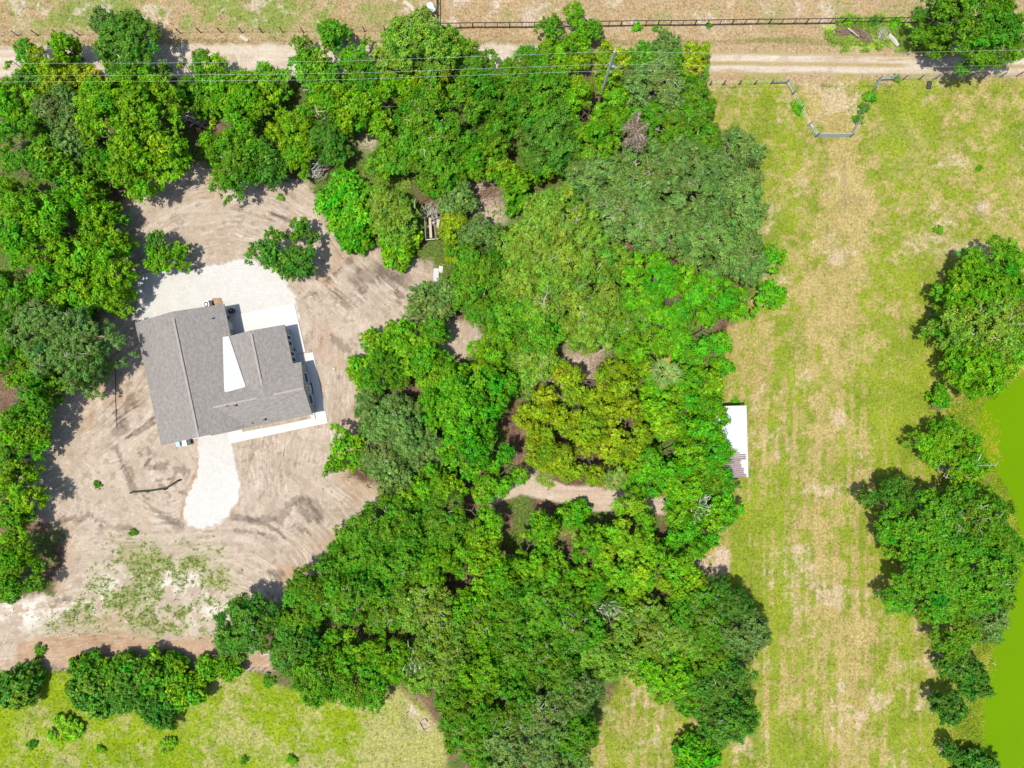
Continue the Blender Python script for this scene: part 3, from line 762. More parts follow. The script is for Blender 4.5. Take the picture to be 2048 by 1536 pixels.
WD, LF, TP, RT, HG, YD, BN = ('trees of the central wood', 'trees left of the house', 'trees along the dirt road', 'trees beside the pond', 'bushes of the meadow hedge', 'trees and bushes in the sandy yard', 'small bushes in the grass')
TREES = """
TP|A|mid|40,135,48|mid green tree at the left edge, directly under the pale dirt road
TP|A|yellow|92,140,48|olive yellow tree beside the road, second from the left edge
TP|A|lime|125,88,33|lime treetop poking up over the road edge near the left wire fence
TP|A|yellow|165,158,38|yellow green tree under the power wires, left of the dark tall tree
TP|B|dark|258,92,70|dark fine-leaved tall tree leaning over the road, shadow on the road to its right
TP|B|grey|205,38,24|grey green upper bough tree touching the wire fence, above the dark road tree
TP|A|bright|232,128,34|bright green tree at the foot of the dark road tree
LF|A|bright|25,205,58|bright green tree on the left edge, second row below the road
LF|B|grey|110,215,46|grey green slim tree between the left edge trees and the big lime oak
LF|B|grey|138,280,40|grey green tree below its slim twin, left of the big lime oak
LF|A|mid|40,268,52|mid green tree at the left edge, above the shaded gap with brown ground
LF|A|bright|95,300,34|small bright tree between two grey trees and the left edge
LF|A|lime|262,230,98|huge lime green oak above the sandy yard, the broadest crown at upper left
LF|A|lime|285,325,70|lower half of the lime oak group, a lime tree hanging over the yard's top edge
LF|A|lime|200,200,52|lime tree on the left shoulder of the huge lime oak
LF|B|mid|195,330,36|small darker tree wedged at the lower left of the huge lime oak
TP|A|mid|378,148,46|round mid green tree just below the road, right of the road tree's shadow
TP|A|bright|440,172,58|bright green tree below the road, left of the lone lime column tree
TP|A|bright|500,190,56|bright green broad tree under the wires, above the dark gap
LF|B|mid|400,195,34|small mid green tree over the gap with grey fallen branches
LF|A|bright|455,255,52|bright tree right of the grey fallen branches
LF|B|mid|470,318,62|mid green tree whose foot touches the top of the sandy clearing
LF|A|bright|425,290,36|small bright tree at the lower left of the clearing-edge tree
TP|B|mid|540,170,40|mid green tree under the lowest wire, left of the leaning roadside clump
LF|A|lime|580,250,45|tall lime column tree in the upper wood, upper of the pair
LF|A|lime|590,305,44|lime column tree just below its taller lime twin
LF|B|dark|655,280,44|dark green tree beside the lime columns, left of the brown gap
LF|B|dark|530,330,38|dark green tree left of the lime columns at the clearing edge
LF|A|mid|55,338,48|mid green tree filling the left edge above the bright oaks
LF|A|bright|18,400,46|bright oak at the very left edge, beside the first big bright oak
LF|A|mid|115,335,42|mid green tree above the first big bright oak
LF|A|mid|12,640,44|mid green oak at the left edge just above the grey oaks
LF|A|mid|78,765,40|mid green tree tucked under the grey oaks by the pale pole
LF|A|bright|60,880,34|bright tree over the left rim of the shaded sand
LF|A|mid|28,1030,40|mid green tree at the left edge above the shadowed pair
LF|A|bright|85,395,72|bright oak at left, first below the brown gap
LF|A|bright|165,415,52|bright oak on the right side of the upper left-hand group
LF|A|bright|50,470,70|bright oak on the left edge, level with the rings in the sand
LF|A|lime|150,485,64|lime-topped oak left of the sandy rings
LF|B|mid|205,430,32|small dark-sided tree leaning into the shade at the yard's left rim
LF|A|bright|205,520,58|bright oak nearest the upper left corner of the gravel pad
LF|A|bright|110,560,60|bright oak below the lime-topped oak, inside the left wood
LF|A|mid|35,560,58|mid green oak on the left edge, level with the gravel pad
LF|A|lime|208,580,46|lime oak closest to the left side of the gravel pad
LF|A|emer|170,600,40|emerald green tree between the lime oak and the grey oak
LF|B|grey|130,690,86|large grey green oak left of the house roof, round and fine-leaved
LF|B|grey|60,640,58|grey green oak behind the large grey oak, nearer the left edge
LF|B|grey|165,745,46|grey green lower bough tree above the fallen pale pole
LF|A|bright|30,720,52|bright tree at the left edge beside the grey oaks
LF|A|mid|40,800,62|mid green tree at the left edge, beside the pole's dark shade
LF|A|bright|28,860,42|bright tree on the left edge over the shaded sand
LF|A|mid|18,920,38|mid green tree on the left edge above the lime bush tree
LF|A|lime|32,985,48|lime tree on the left edge with big clumped leaves, beside the sand
LF|A|bright|22,1110,52|bright tree at the left edge with a large shadow on the sand
LF|A|mid|20,1165,46|lower tree of the left edge pair casting one shadow on white sand
YD|D|lime|322,520,34|low lime bush at the top left of the gravel pad
YD|D|bright|356,510,24|small bright tree joined to the low lime bush by the gravel
YD|D|dark|318,485,28|small airy tree just above the low lime bush
YD|D|dark|535,500,42|dark airy tree on the gravel pad's top edge, left of two
YD|D|dark|600,515,40|dark airy tree on the yard above the pad, with shadow on the sand
YD|D|mid|603,462,26|slim upper bough tree standing above the airy dark pair
YD|D|dark|570,525,34|dark airy tree in the middle of the pad's edge clump
TP|A|mid|662,68,34|mid green treetop over the road and fence, left of the tall olive clump
TP|D|olive|600,85,20|small olive treetop beside the fence post, left of the clump
TP|A|mid|622,128,38|mid green tree standing on the road's lower edge
TP|B|mid|640,158,38|mid green tree beneath the wires, right of the visible road stretch
TP|D|mid|708,110,34|airy tree over the road with pale road showing around it
TP|B|mid|720,150,36|mid green tree under the wires right of the airy road tree
TP|B|olive|840,80,66|tall olive oak touching the fence corner near the metal trough
TP|B|olive|790,105,42|olive tree on the left flank of the tall olive oak
TP|B|mid|895,100,44|mid green tree right of the tall olive oak, below the pipe fence
TP|A|yellow|860,135,46|yellow green tree under the topmost wire, below the olive oak
TP|A|yellow|775,165,30|yellow green small tree between the two lower wires
WD|A|lime|655,200,44|lime tree below the lowest wire, above the brown gap
WD|A|bright|710,225,42|bright tree right of the brown dead bush in the upper wood
WD|A|lime|790,195,52|lime tree below the lowest wire, in the middle of the upper wood
WD|B|mid|850,250,76|large mid green oak in the upper wood, left of the dark tall trees
WD|B|mid|875,325,60|mid green oak whose foot borders the pale brush clearing
WD|A|lime|755,245,34|lime tree on the right rim of the brown gap
WD|B|mid|785,310,42|mid green tree above the light green vine patch
TP|A|mid|955,130,48|mid green tree below the road, third left of the power pole
TP|B|mid|1045,135,44|mid green spiky tree below the road, left of the tall twin tops
WD|A|mid|960,190,62|dense mid green tree in the upper wood, below the wires
WD|A|mid|930,260,50|dense mid green tree left of the long dark gap
WD|A|mid|985,255,52|dense tree above the pale brush clearing
WD|A|bright|955,320,46|bright dense tree directly above the pale brush clearing
WD|B|mid|1015,190,52|fine-leaved tree between dense trees, below the wires
TP|A|bright|1140,62,50|bright tall tree reaching over the pipe fence, left of the power pole
TP|D|mid|1100,52,26|airy left horn of the tall tree over the pipe fence
TP|D|mid|1190,60,24|airy right horn of the tall tree over the pipe fence
TP|A|lime|1118,112,46|lime tree standing right below the tall fence-line tree
TP|A|yellow|1215,118,44|bright yellow green tree around the power pole
TP|B|mid|1285,118,34|spiky mid green tree right of the power pole
TP|B|grey|1335,90,30|grey green treetop over the road, right of the power pole
TP|A|yellow|1392,118,36|yellow green tree at the wood's upper right corner
TP|B|mid|1340,128,36|mid green tree below the grey roadside treetop
WD|B|mid|1085,195,62|fine-leaved mid green oak below the wires, left of the power pole
WD|A|lime|1165,205,46|lime tree below the power pole's wires
WD|A|bright|1238,200,56|bright broad tree right below the power pole
WD|B|grey|1320,175,62|grey green oak in the wood's upper right corner
WD|B|mid|1385,205,52|mid green oak on the wood's right rim by the pasture corner
WD|B|dark|1100,272,70|dark green oak left of the brown dead tree, over a dark gap
WD|A|bright|1195,280,50|bright tree touching the left side of the brown dead tree
WD|B|mid|1340,255,58|mid green oak right of the brown dead tree
WD|B|mid|1400,290,56|mid green oak on the wood's right rim, two above the wide grey oak
WD|A|bright|1215,315,30|small bright tree just below the brown dead tree
WD|B|grey|1195,345,56|grey green oak below the brown dead tree, on the left
WD|B|grey|1290,345,66|grey green oak straight below the brown dead tree
WD|B|grey|1390,365,84|wide grey oak with pale limbs, centre of the right-hand stand
WD|B|grey|1475,300,50|grey oak at the pasture edge, highest in the right-hand stand
WD|B|grey|1475,390,66|grey oak bulging into the pasture, right of the wide grey oak
WD|B|grey|1240,420,68|grey oak above the rubble patch, left of the wide grey oak
WD|B|grey|1330,450,70|grey oak with many pale limbs above the emerald trees
WD|B|grey|1425,480,70|grey oak low in the right-hand stand, facing the pasture
WD|B|grey|1490,510,50|grey oak at the stand's lower right corner by the grass
WD|D|emer|1543,512,30|emerald bough tree reaching over the pasture, upper of two
WD|D|emer|1540,595,36|emerald bough tree reaching over the pasture, lower of two
WD|C|emer|690,405,62|glossy emerald dome-shaped tree right of the sandy clearing
WD|C|emer|700,455,44|glossy emerald tree at the foot of the larger emerald dome
WD|B|olive|775,410,46|olive tree right of the emerald dome
WD|B|olive|790,450,40|olive tree between the emerald dome and the wooden ruin
WD|C|emer|718,482,24|small emerald bush on the sand below the emerald dome
WD|C|lime|797,492,38|lime big-leaved bush tree above the dark damp soil
WD|A|yellow|918,468,46|yellow green tree covering the wooden ruin
WD|B|grey|905,395,42|grey green tree above the wooden ruin, below the mid oak
WD|B|grey|960,470,44|grey tree with dead limbs right of the yellow tree
WD|A|lime|1020,355,38|lime tree right of the pale brush clearing
WD|C|emer|1035,400,26|emerald bush on the green glade in the middle of the wood
WD|A|bright|1085,340,28|bright small tree on the glade's right side
WD|B|olive|1110,455,84|olive oak with pale bare limbs, upper of the big olive pair
WD|B|olive|1135,560,112|biggest olive oak in the middle of the wood, threaded with pale limbs
WD|B|olive|1060,490,62|olive oak on the left shoulder of the biggest olive oak
WD|B|mid|965,555,70|mid green oak right of the white broken slab
WD|B|mid|1050,630,76|mid green oak below and left of the biggest olive oak
WD|B|mid|985,625,52|mid green oak above the small sandy bay in the wood
WD|A|lime|985,705,52|lime tree right of the small sandy bay
WD|B|olive|1060,715,60|olive oak above the pale sandy gap
WD|B|olive|1180,650,56|olive oak at the lower right of the biggest olive oak
WD|A|emer|1305,570,72|emerald oak right of the biggest olive oak
WD|A|bright|1310,650,62|bright oak with pale bare limbs below the emerald oak
WD|A|emer|1400,590,62|emerald oak facing the pasture, below the grey stand
WD|A|emer|1460,600,44|emerald tree right at the pasture, beside the two reaching boughs
WD|A|emer|1390,675,60|emerald oak at the pasture edge, level with the sandy gap
WD|A|bright|1270,710,44|bright tree left of the yellowing palm
WD|B|mid|1250,640,50|mid green tree between the olive oak and the bright oak
WD|C|emer|1443,735,22|small emerald bush standing out in the pasture above the shed
WD|A|bright|1385,765,56|bright tree right of the yellowing palm
WD|A|lime|1420,780,38|lime tree at the grass edge just above the white shed
WD|C|lime|1318,785,34|round lime dome just below the yellowing palm
WD|A|yellow|1165,765,46|yellow tree at the right of the pale sandy gap
WD|A|yellow|1235,775,54|yellow tree left of the round lime dome
WD|A|yellow|1190,850,70|yellow broad oak in the centre of the yellow group
WD|A|yellow|1260,865,50|yellow oak on the right of the yellow group
WD|A|yellow|1085,830,50|yellow oak on the left of the yellow group
WD|A|yellow|1085,905,44|yellow oak at the lower left of the yellow group
WD|A|yellow|1155,920,54|yellow oak at the bottom of the group above the sandy track
WD|A|yellow|1240,915,36|small yellow tree beside the green palm
WD|A|lime|1325,835,42|lime tree left of the white shed
WD|A|emer|1393,850,68|emerald oak overhanging the white shed roof, upper
WD|A|emer|1420,905,56|emerald oak overhanging the rusty end of the shed
WD|A|emer|1330,915,56|emerald tree between the yellow group and the shed oaks
WD|A|emer|1290,955,44|emerald tree at the right end of the sandy track
WD|B|mid|1425,960,46|mid green tree just below the shed
WD|B|bright|1365,985,48|bright tree around the grey dead crown below the shed
WD|B|grey|855,605,42|round grey bush at the right edge of the sandy yard
WD|B|grey|900,590,34|grey tree beside the white broken slab
WD|A|mid|872,660,34|dark round tree above the small sandy bay
WD|A|bright|752,690,34|bright tree at the wood's tip pointing to the house
WD|A|bright|800,675,36|bright tree at the top of the wood's house-side tip
WD|C|lime|728,748,36|lime big-leaved tree nearest the concrete porch
WD|B|mid|770,745,44|dark green tree behind the lime big-leaved tree
WD|A|bright|840,720,58|bright oak in the house-side wood, below the small sandy bay
WD|A|bright|925,755,54|bright oak left of the olive oaks, above the big emerald crown
WD|A|emer|940,815,82|big emerald clumped oak in the middle of the lower wood
WD|A|emer|900,780,50|emerald oak on the upper left of the big emerald oak
WD|B|grey|745,825,44|grey green tree on the yard's right edge
WD|B|grey|800,850,58|grey green oak left of the big emerald oak
WD|C|lime|848,830,36|lime big-leaved tree between the grey oak and the emerald oak
WD|D|bright|690,880,34|bright airy tree nearest the lower right house corner
WD|D|bright|668,930,24|bright airy bough tree lowest at the yard's right edge
WD|D|bright|715,920,26|bright airy small tree with sand showing between boughs
WD|B|grey|770,900,54|grey green oak above the sand tongue
WD|B|grey|845,900,42|grey green oak touching the big emerald oak's lower left
WD|B|grey|790,955,42|grey green low tree at the yard's rightmost tongue
WD|A|emer|945,905,64|emerald oak right below the big emerald oak
WD|B|pale|938,880,22|pale grey half-dead treetop on the emerald oaks
WD|A|bright|1000,955,44|bright tree at the left end of the sandy track
WD|A|bright|845,970,50|bright tree below the grey low tree
WD|A|lime|900,975,34|lime tree between the bright trees left of the sandy track
WD|D|bright|675,1092,26|bright airy bush with its shadow on the sand, at the wood's left edge
WD|B|mid|780,1050,66|mid green oak right of the sandy yard's lower corner
WD|B|mid|720,1105,62|mid green oak on the left front of the lower wood
WD|B|mid|640,1170,56|mid green oak where the lower wood meets the sand
WD|B|mid|700,1195,60|mid green oak behind the wood's left front
WD|B|dark|490,1258,64|dark round tree standing apart left of the lower wood
WD|B|mid|600,1225,50|mid green oak right of the dark lone tree
WD|B|dark|590,1300,58|dark green oak above the meadow, left end of the wood
WD|B|mid|635,1355,56|mid green oak at the meadow's upper edge
WD|A|bright|700,1320,56|bright oak in the lower left wood over a dark gap
WD|B|mid|720,1375,54|mid green oak at the tip above the bare meadow patch
WD|B|bright|780,1320,48|bright tree beside the tip over the meadow
WD|B|mid|790,1130,56|mid green oak left of the bright lower oaks
WD|B|mid|775,1215,54|mid green oak beside a small brown gap
WD|B|mid|880,1040,56|mid green tree below the sandy track's left end
WD|A|bright|955,1040,54|bright tree directly below the sandy track's left end
WD|A|lime|930,1110,50|lime tree in the upper part of the lower wood
WD|A|lime|985,1150,56|lime oak with bare limbs in the lower wood
WD|B|bright|860,1130,46|bright fine tree left of the lime lower-wood oak
WD|B|olive|860,1225,58|olive oak with many bare limbs, upper of three
WD|B|olive|890,1295,64|olive oak with many bare limbs, middle of three
WD|B|olive|850,1345,46|olive oak with many bare limbs, lowest of three
WD|B|bright|955,1240,52|bright tree right of the olive bare-limbed oaks
WD|B|mid|1010,1215,54|mid green oak in the centre of the lower wood
WD|B|bright|950,1345,60|bright oak below the centre of the lower wood
WD|B|mid|920,1410,56|mid green oak on the meadow side of the wood's tail
WD|B|mid|945,1475,62|grey green oak in the wood's tail, right of the wooden frame
WD|B|grey|1010,1500,62|grey oak at the bottom edge, left in the tail
WD|B|mid|1020,1420,58|mid green oak in the middle of the wood's tail
WD|B|mid|1030,1300,62|mid green oak above the tail of the wood
WD|C|emer|1150,1030,28|small emerald bush directly below the sandy track
WD|A|bright|1085,1050,34|bright tree below the sandy track, left of the small emerald bush
WD|A|bright|1055,1110,46|bright slim tree beside a brown gap below the track
WD|A|bright|1110,1150,46|bright tree right of the brown gap below the track
WD|B|mid|1080,1215,58|mid green oak below the brown gaps
WD|A|bright|1190,1085,44|bright tree at the left of the broad lime oak
WD|A|lime|1265,1105,84|broad lime oak with feathery leaves in the right lower wood
WD|A|lime|1335,1155,64|lime oak beside the broad lime oak, toward the pasture
WD|A|emer|1385,1060,58|emerald oak above the bare patch at the pasture edge
WD|A|emer|1440,1025,40|emerald tree at the pasture edge two below the shed
WD|A|bright|1185,1175,44|bright tree over the dead bare branches
WD|B|mid|1150,1250,58|mid green oak left of the dark gaps in the lower wood
WD|A|bright|1230,1230,46|bright tree below the dead bare branches
WD|B|mid|1110,1330,60|mid green oak above the wood's tail, right side
WD|B|olive|1200,1310,56|olive oak above the glade
WD|B|olive|1290,1260,58|olive oak below the broad lime oak
WD|B|olive|1345,1280,56|olive oak above the glade's right arm
WD|B|bright|1330,1355,56|bright oak bordering the glade's top
WD|B|olive|1265,1320,36|small olive tree at the peak of the glade
WD|B|mid|1400,1230,54|mid green oak over the dark gap near the pasture
WD|B|dark|1460,1210,46|dark green oak nearest the bare patch in the pasture
WD|B|grey|1490,1270,52|grey green oak bulging into the pasture in the lower wood
WD|B|mid|1420,1310,54|mid green oak inside the lower right corner of the wood
WD|B|dark|1440,1380,64|dark green dense oak right of the glade, upper
WD|B|dark|1455,1440,58|dark green dense oak right of the glade, lower
WD|B|mid|1385,1395,40|mid green tree on the glade's right rim
WD|C|emer|1400,1520,46|emerald bush at the bottom edge between glade and pasture
WD|B|grey|1090,1430,62|grey oak with pale limbs left of the glade
WD|B|grey|1150,1390,52|grey oak on the glade's upper left rim
WD|B|mid|1140,1470,54|mid green oak on the glade's left rim
WD|B|grey|1110,1525,58|grey oak at the bottom edge beside the glade
RT|A|mid|1955,42,84|dark dense oak at the upper right corner, main crown
RT|A|mid|1880,55,48|dense oak on the left flank of the corner oak, above the grass bank
RT|A|mid|2015,70,54|dense oak at the right edge below the corner oak's crown
RT|A|bright|1985,560,80|bright oak at the right edge, top of the pondside row
RT|A|bright|1925,590,48|bright tree on the left flank of the top pondside oak
RT|B|olive|1975,650,74|olive oak with grey moss and bare limbs at the right edge
RT|D|mid|1880,650,34|airy bough tree reaching over the pasture from the mossy oak
RT|B|bright|1960,735,60|bright oak above the pond's upper end
RT|A|bright|2030,700,54|bright oak at the right edge above the pond water
RT|B|olive|2030,620,50|olive oak at the right edge inside the pondside row
RT|C|emer|1884,793,21|round emerald bush alone on the bright grass by the pond
RT|B|bright|1885,885,48|bright tree with dead grey limbs, upper of the lower pondside group
RT|A|bright|1940,930,50|bright tree by the yellow pond weed
RT|A|dark|1785,1000,46|dark round tree standing furthest out into the pasture
RT|B|mid|1850,1055,74|mid green oak beside the dark round tree
RT|B|mid|1940,1040,74|mid green oak over the pond's left bank
RT|B|mid|2000,1090,50|mid green oak leaning over the pond water
RT|B|mid|1875,1165,84|large mid green oak in the middle of the lower pondside group
RT|B|mid|1970,1165,72|large oak between pasture oak and water
RT|B|mid|1915,1245,64|mid green oak at the lower tip of the pondside group
RT|B|grey|1975,1235,50|grey green oak over the water at the group's lower tip
RT|B|dark|1915,1330,34|dark small tree below the pondside group, left of two
RT|B|dark|1950,1370,32|dark small tree beside the yellow bank weeds, right of two
RT|B|dark|1900,1420,32|dark bushy tree on the bank, two above the bottom edge
RT|D|dark|1905,1505,22|small dark bush near the bottom edge by the yellow bank
RT|C|dark|1958,1545,40|dark dome bush cut by the bottom edge at the pond
"""
for row in TREES.strip().split('\n'):
    g, fam, col, xyz, label = row.split('|')
    px, py, rp = map(float, xyz.split(','))
    low = 1.0
    # trees under the power line have been kept low
    if 95 < py < 175 and px < 1430: low = 0.8
    tree(px, py, rp, fam, col, label, dict(WD=WD, LF=LF, TP=TP, RT=RT, YD=YD)[g], low=low)

BUSHES = """
HG|C|mid|172,1345,34|dark green bush at the hedge's upper left, touching the orange earth
HG|C|mid|235,1345,36|dark green bush second along the top of the hedge
HG|C|dark|175,1390,42|dark green bush on the hedge's lower left
HG|C|dark|245,1385,46|dark green bush in the middle of the meadow hedge
HG|C|mid|305,1360,42|green bush right of the hedge's middle
HG|C|dark|310,1420,44|dark green bush at the bottom of the hedge, jutting into the meadow
HG|C|bright|365,1380,40|brighter green bush at the right end of the hedge
HG|C|mid|345,1338,26|small green bush at the hedge's upper right
HG|C|bright|410,1342,24|round green bush right of the hedge, first of two
HG|C|bright|455,1340,24|round green bush right of the hedge, second of two
HG|C|dark|22,1382,42|dark green bush at the left edge of the meadow
HG|C|emer|68,1350,15|small emerald bush between the edge bush and the hedge
BN|S|lime|128,1462,30|soft lime bush alone in the bottom left meadow
BN|S|mid|62,1490,10|tiny dark tuft bush below the soft lime bush
BN|S|lime|200,1500,9|tiny green bush in the meadow right of the dark tuft
BN|S|lime|335,1492,16|small lime bush in the middle of the meadow
BN|S|mid|488,1522,8|tiny green bush near the bottom edge of the meadow
BN|S|bright|583,1520,10|tiny green bush in the meadow below the bright oaks
BN|S|mid|535,1362,13|small green bush at the meadow's top, below the dark oak
BN|S|emer|1598,213,13|round bush on the left slanted gate fence
BN|S|emer|1742,192,12|bush on the right slanted gate fence, uppermost
BN|S|dark|1728,217,11|bush on the right slanted gate fence, middle
BN|S|mid|1717,238,10|bush on the right slanted gate fence, lowest
BN|S|emer|1275,53,9|small bush on the pipe fence, left of a smaller one
BN|S|mid|1311,56,6|smaller bush on the pipe fence beside the first
BN|S|mid|1418,50,6|small weed bush on the pipe fence in the middle
BN|S|lime|1698,42,10|light bush at the pipe fence above the brush pile
BN|S|mid|1720,50,9|bush below the pipe fence right of the light bush
BN|S|dark|1750,43,12|dark bush at the pipe fence above the grey log
BN|S|emer|1791,45,11|bright bush at the pipe fence nearest the corner oak
BN|S|bright|1878,460,9|green tuft bush out in the pasture below the pale dirt mound
BN|S|bright|1960,336,6|small tuft bush in the upper right pasture
BN|S|emer|1470,807,10|bright bush at the top wall of the white shed
BN|S|mid|265,1066,8|small bush on the sand above the weed patch
BN|S|mid|193,970,8|small pale bush on the sand left of the fabric fence
BN|S|olive|560,394,7|tiny bush on the sand at the clearing's top right
BN|S|mid|78,1300,12|small green bush on the orange earth strip
BN|S|lime|1795,155,8|small bush under the rail at the gate fence's upper right
"""
for row in BUSHES.strip().split('\n'):
    g, fam, col, xyz, label = row.split('|')
    px, py, rp = map(float, xyz.split(','))
    tree(px, py, rp, fam, col, label, dict(HG=HG, BN=BN)[g], name='bush', cat='bush')
# ------------------------------------------------------------------ the house
EH = 2.9                                   # eave height
K = (H - EH) / F                           # metres per pixel at the eaves
HA = math.radians(12.0)
hx, hy = P(322, 891, EH)
house = empty('house', (hx, hy, 0), HA, label='single-storey house with grey shingled cross-gable roof and white roof patch', cat='house')


def shingle_material():
    m, n, l, b = mat('grey_brown_shingles')
    uv = n.new('ShaderNodeUVMap'); uv.uv_map = 'UVMap'
    br = n.new('ShaderNodeTexBrick')
    br.offset = 0.5; br.inputs['Scale'].default_value = 1.0
    br.inputs['Brick Width'].default_value = 0.32; br.inputs['Row Height'].default_value = 0.145
    br.inputs['Mortar Size'].default_value = 0.012; br.inputs['Mortar Smooth'].default_value = 0.3
    br.inputs['Color1'].default_value = (0.134, 0.120, 0.104, 1); br.inputs['Color2'].default_value = (0.178, 0.162, 0.142, 1)
    br.inputs['Mortar'].default_value = (0.125, 0.11, 0.10, 1); br.inputs['Bias'].default_value = 0.0
    l.new(uv.outputs[0], br.inputs['Vector'])
    no = n.new('ShaderNodeTexNoise'); no.inputs['Scale'].default_value = 2.2; no.inputs['Detail'].default_value = 6
    n2 = n.new('ShaderNodeTexNoise'); n2.inputs['Scale'].default_value = 9.0; n2.inputs['Detail'].default_value = 3
    l.new(uv.outputs[0], no.inputs['Vector']); l.new(uv.outputs[0], n2.inputs['Vector'])
    prev = br.outputs['Color']
    for q, lo, hi in ((no, 0.92, 1.08), (n2, 0.88, 1.12)):
        mr = n.new('ShaderNodeMapRange'); mr.inputs[1].default_value = 0.3; mr.inputs[2].default_value = 0.7; mr.inputs[3].default_value = lo; mr.inputs[4].default_value = hi
        l.new(q.outputs['Fac'], mr.inputs[0])
        mx = n.new('ShaderNodeMix'); mx.data_type = 'RGBA'; mx.blend_type = 'MULTIPLY'; mx.inputs['Factor'].default_value = 1
        l.new(prev, mx.inputs[6]); l.new(mr.outputs[0], mx.inputs[7]); prev = mx.outputs[2]
    l.new(prev, b.inputs['Base Color'])
    b.inputs['Roughness'].default_value = 0.9; b.inputs['Specular IOR Level'].default_value = 0.2
    bp = n.new('ShaderNodeBump'); bp.inputs['Strength'].default_value = 0.3; bp.inputs['Distance'].default_value = 0.012
    l.new(br.outputs['Fac'], bp.inputs['Height']); bp.invert = True
    l.new(bp.outputs['Normal'], b.inputs['Normal'])
    return m


M['shingle'] = shingle_material()
M['cap'] = plain('ridge_cap_shingles', (0.36, 0.31, 0.28), 0.9, 0.3, 3.0)


def roof_slab(pts, eave_dir, up_dir, th=0.16):
    """one roof slope: outline pts (x, y, z) with uv measured along the eave and up the slope"""
    pts = [np.array(p, float) for p in pts]
    e, u = np.array(eave_dir, float), np.array(up_dir, float)
    e /= np.linalg.norm(e); u /= np.linalg.norm(u)
    n = len(pts)
    vs = [tuple(p) for p in pts] + [(p[0], p[1], p[2] - th) for p in pts]
    nrm = np.cross(pts[1] - pts[0], pts[2] - pts[0])
    top = list(range(n)) if nrm[2] > 0 else list(reversed(range(n)))
    fs = [tuple(top), tuple(n + i for i in reversed(top))]
    for i in range(n):
        j = (i + 1) % n
        fs.append((i, j, n + j, n + i))
    me = bpy.data.meshes.new('roof')
    me.from_pydata(vs, [], fs)
    me.materials.append(M['shingle'])
    uvl = me.uv_layers.new(name='UVMap')
    for lp in me.loops:
        p = np.array(vs[lp.vertex_index])
        uvl.data[lp.index].uv = (float(p @ e), float(p @ u))
    me.update()
    return link('roof', me, house)


U1, V1 = 182 * K, 251 * K
PIT = 1.84 / (U1 / 2)
RZ = EH + 1.84
UE, VS0, VS1 = 309 * K, -0.12, 6.35
VM = (VS0 + VS1) / 2
RS = EH + (VS1 - VM) * PIT                     # south wing ridge
UN0, UN1, VN = 166 * K, 292 * K, 185 * K
UMN = (UN0 + UN1) / 2
pn = (RS - EH) / (UN1 - UMN)
# main gable
roof_slab([(0, 0, EH), (U1 / 2, 0, RZ), (U1 / 2, V1, RZ), (0, V1, EH)], (0, 1, 0), (1, 0, PIT))
roof_slab([(U1, 0, EH), (U1 / 2, 0, RZ), (U1 / 2, V1, RZ), (U1, V1, EH)], (0, 1, 0), (-1, 0, PIT))
# south wing, ridge running right from the main slope
roof_slab([(U1 * 0.56, VS0, EH - .003), (UE, VS0, EH - .003), (UE, VM, RS), (U1 * 0.56, VM, RS)], (1, 0, 0), (0, 1, PIT))
roof_slab([(U1 * 0.56, VS1, EH - .003), (UE, VS1, EH - .003), (UE, VM, RS), (U1 * 0.56, VM, RS)], (1, 0, 0), (0, -1, PIT))
# north wing
roof_slab([(UN0, VM, EH - .006), (UMN, VM, RS - .004), (UMN, VN, RS - .004), (UN0, VN, EH - .006)], (0, 1, 0), (1, 0, pn))
roof_slab([(UN1, VM, EH - .006), (UMN, VM, RS - .004), (UMN, VN, RS - .004), (UN1, VN, EH - .006)], (0, 1, 0), (-1, 0, pn))


def ridge_caps(a, b, side, slope):
    """overlapping cap shingles folded over a ridge"""
    a, b = np.array(a, float), np.array(b, float)
    L = np.linalg.norm(b - a); d = (b - a) / L
    s = np.array(side, float)
    mb = MB(); k = int(L / 0.22)
    for i in range(k):
        t0, t1 = i * L / k, (i + 1.25) * L / k
        z0, z1 = 0.075, 0.045
        for sg in (-1, 1):
            w = s * sg * 0.12; dr = np.array([0, 0, -0.12 * slope])
            q = [a + d * t0 + [0, 0, z0], a + d * t1 + [0, 0, z1], a + d * t1 + w + dr + [0, 0, z1], a + d * t0 + w + dr + [0, 0, z0]]
            lo = [p - np.array([0, 0, 0.035]) for p in q]
            mb.add(q + lo, [(0, 1, 2, 3), (0, 3, 7, 4), (3, 2, 6, 7), (1, 0, 4, 5)])
    return tag(mb.build('ridge_cap', M['cap'], house), kind='stuff')


ridge_caps((U1 / 2, 0.05, RZ), (U1 / 2, V1 - 0.8, RZ), (1, 0, 0), PIT)
ridge_caps((U1 * 0.68, VM, RS), (UMN - 0.9, VM, RS), (0, 1, 0), PIT)
ridge_caps((UMN + 1.1, VM, RS), (UE - 0.1, VM, RS), (0, 1, 0), PIT)
ridge_caps((UMN, VM + 1.4, RS), (UMN, VN - 0.4, RS), (1, 0, 0), pn)


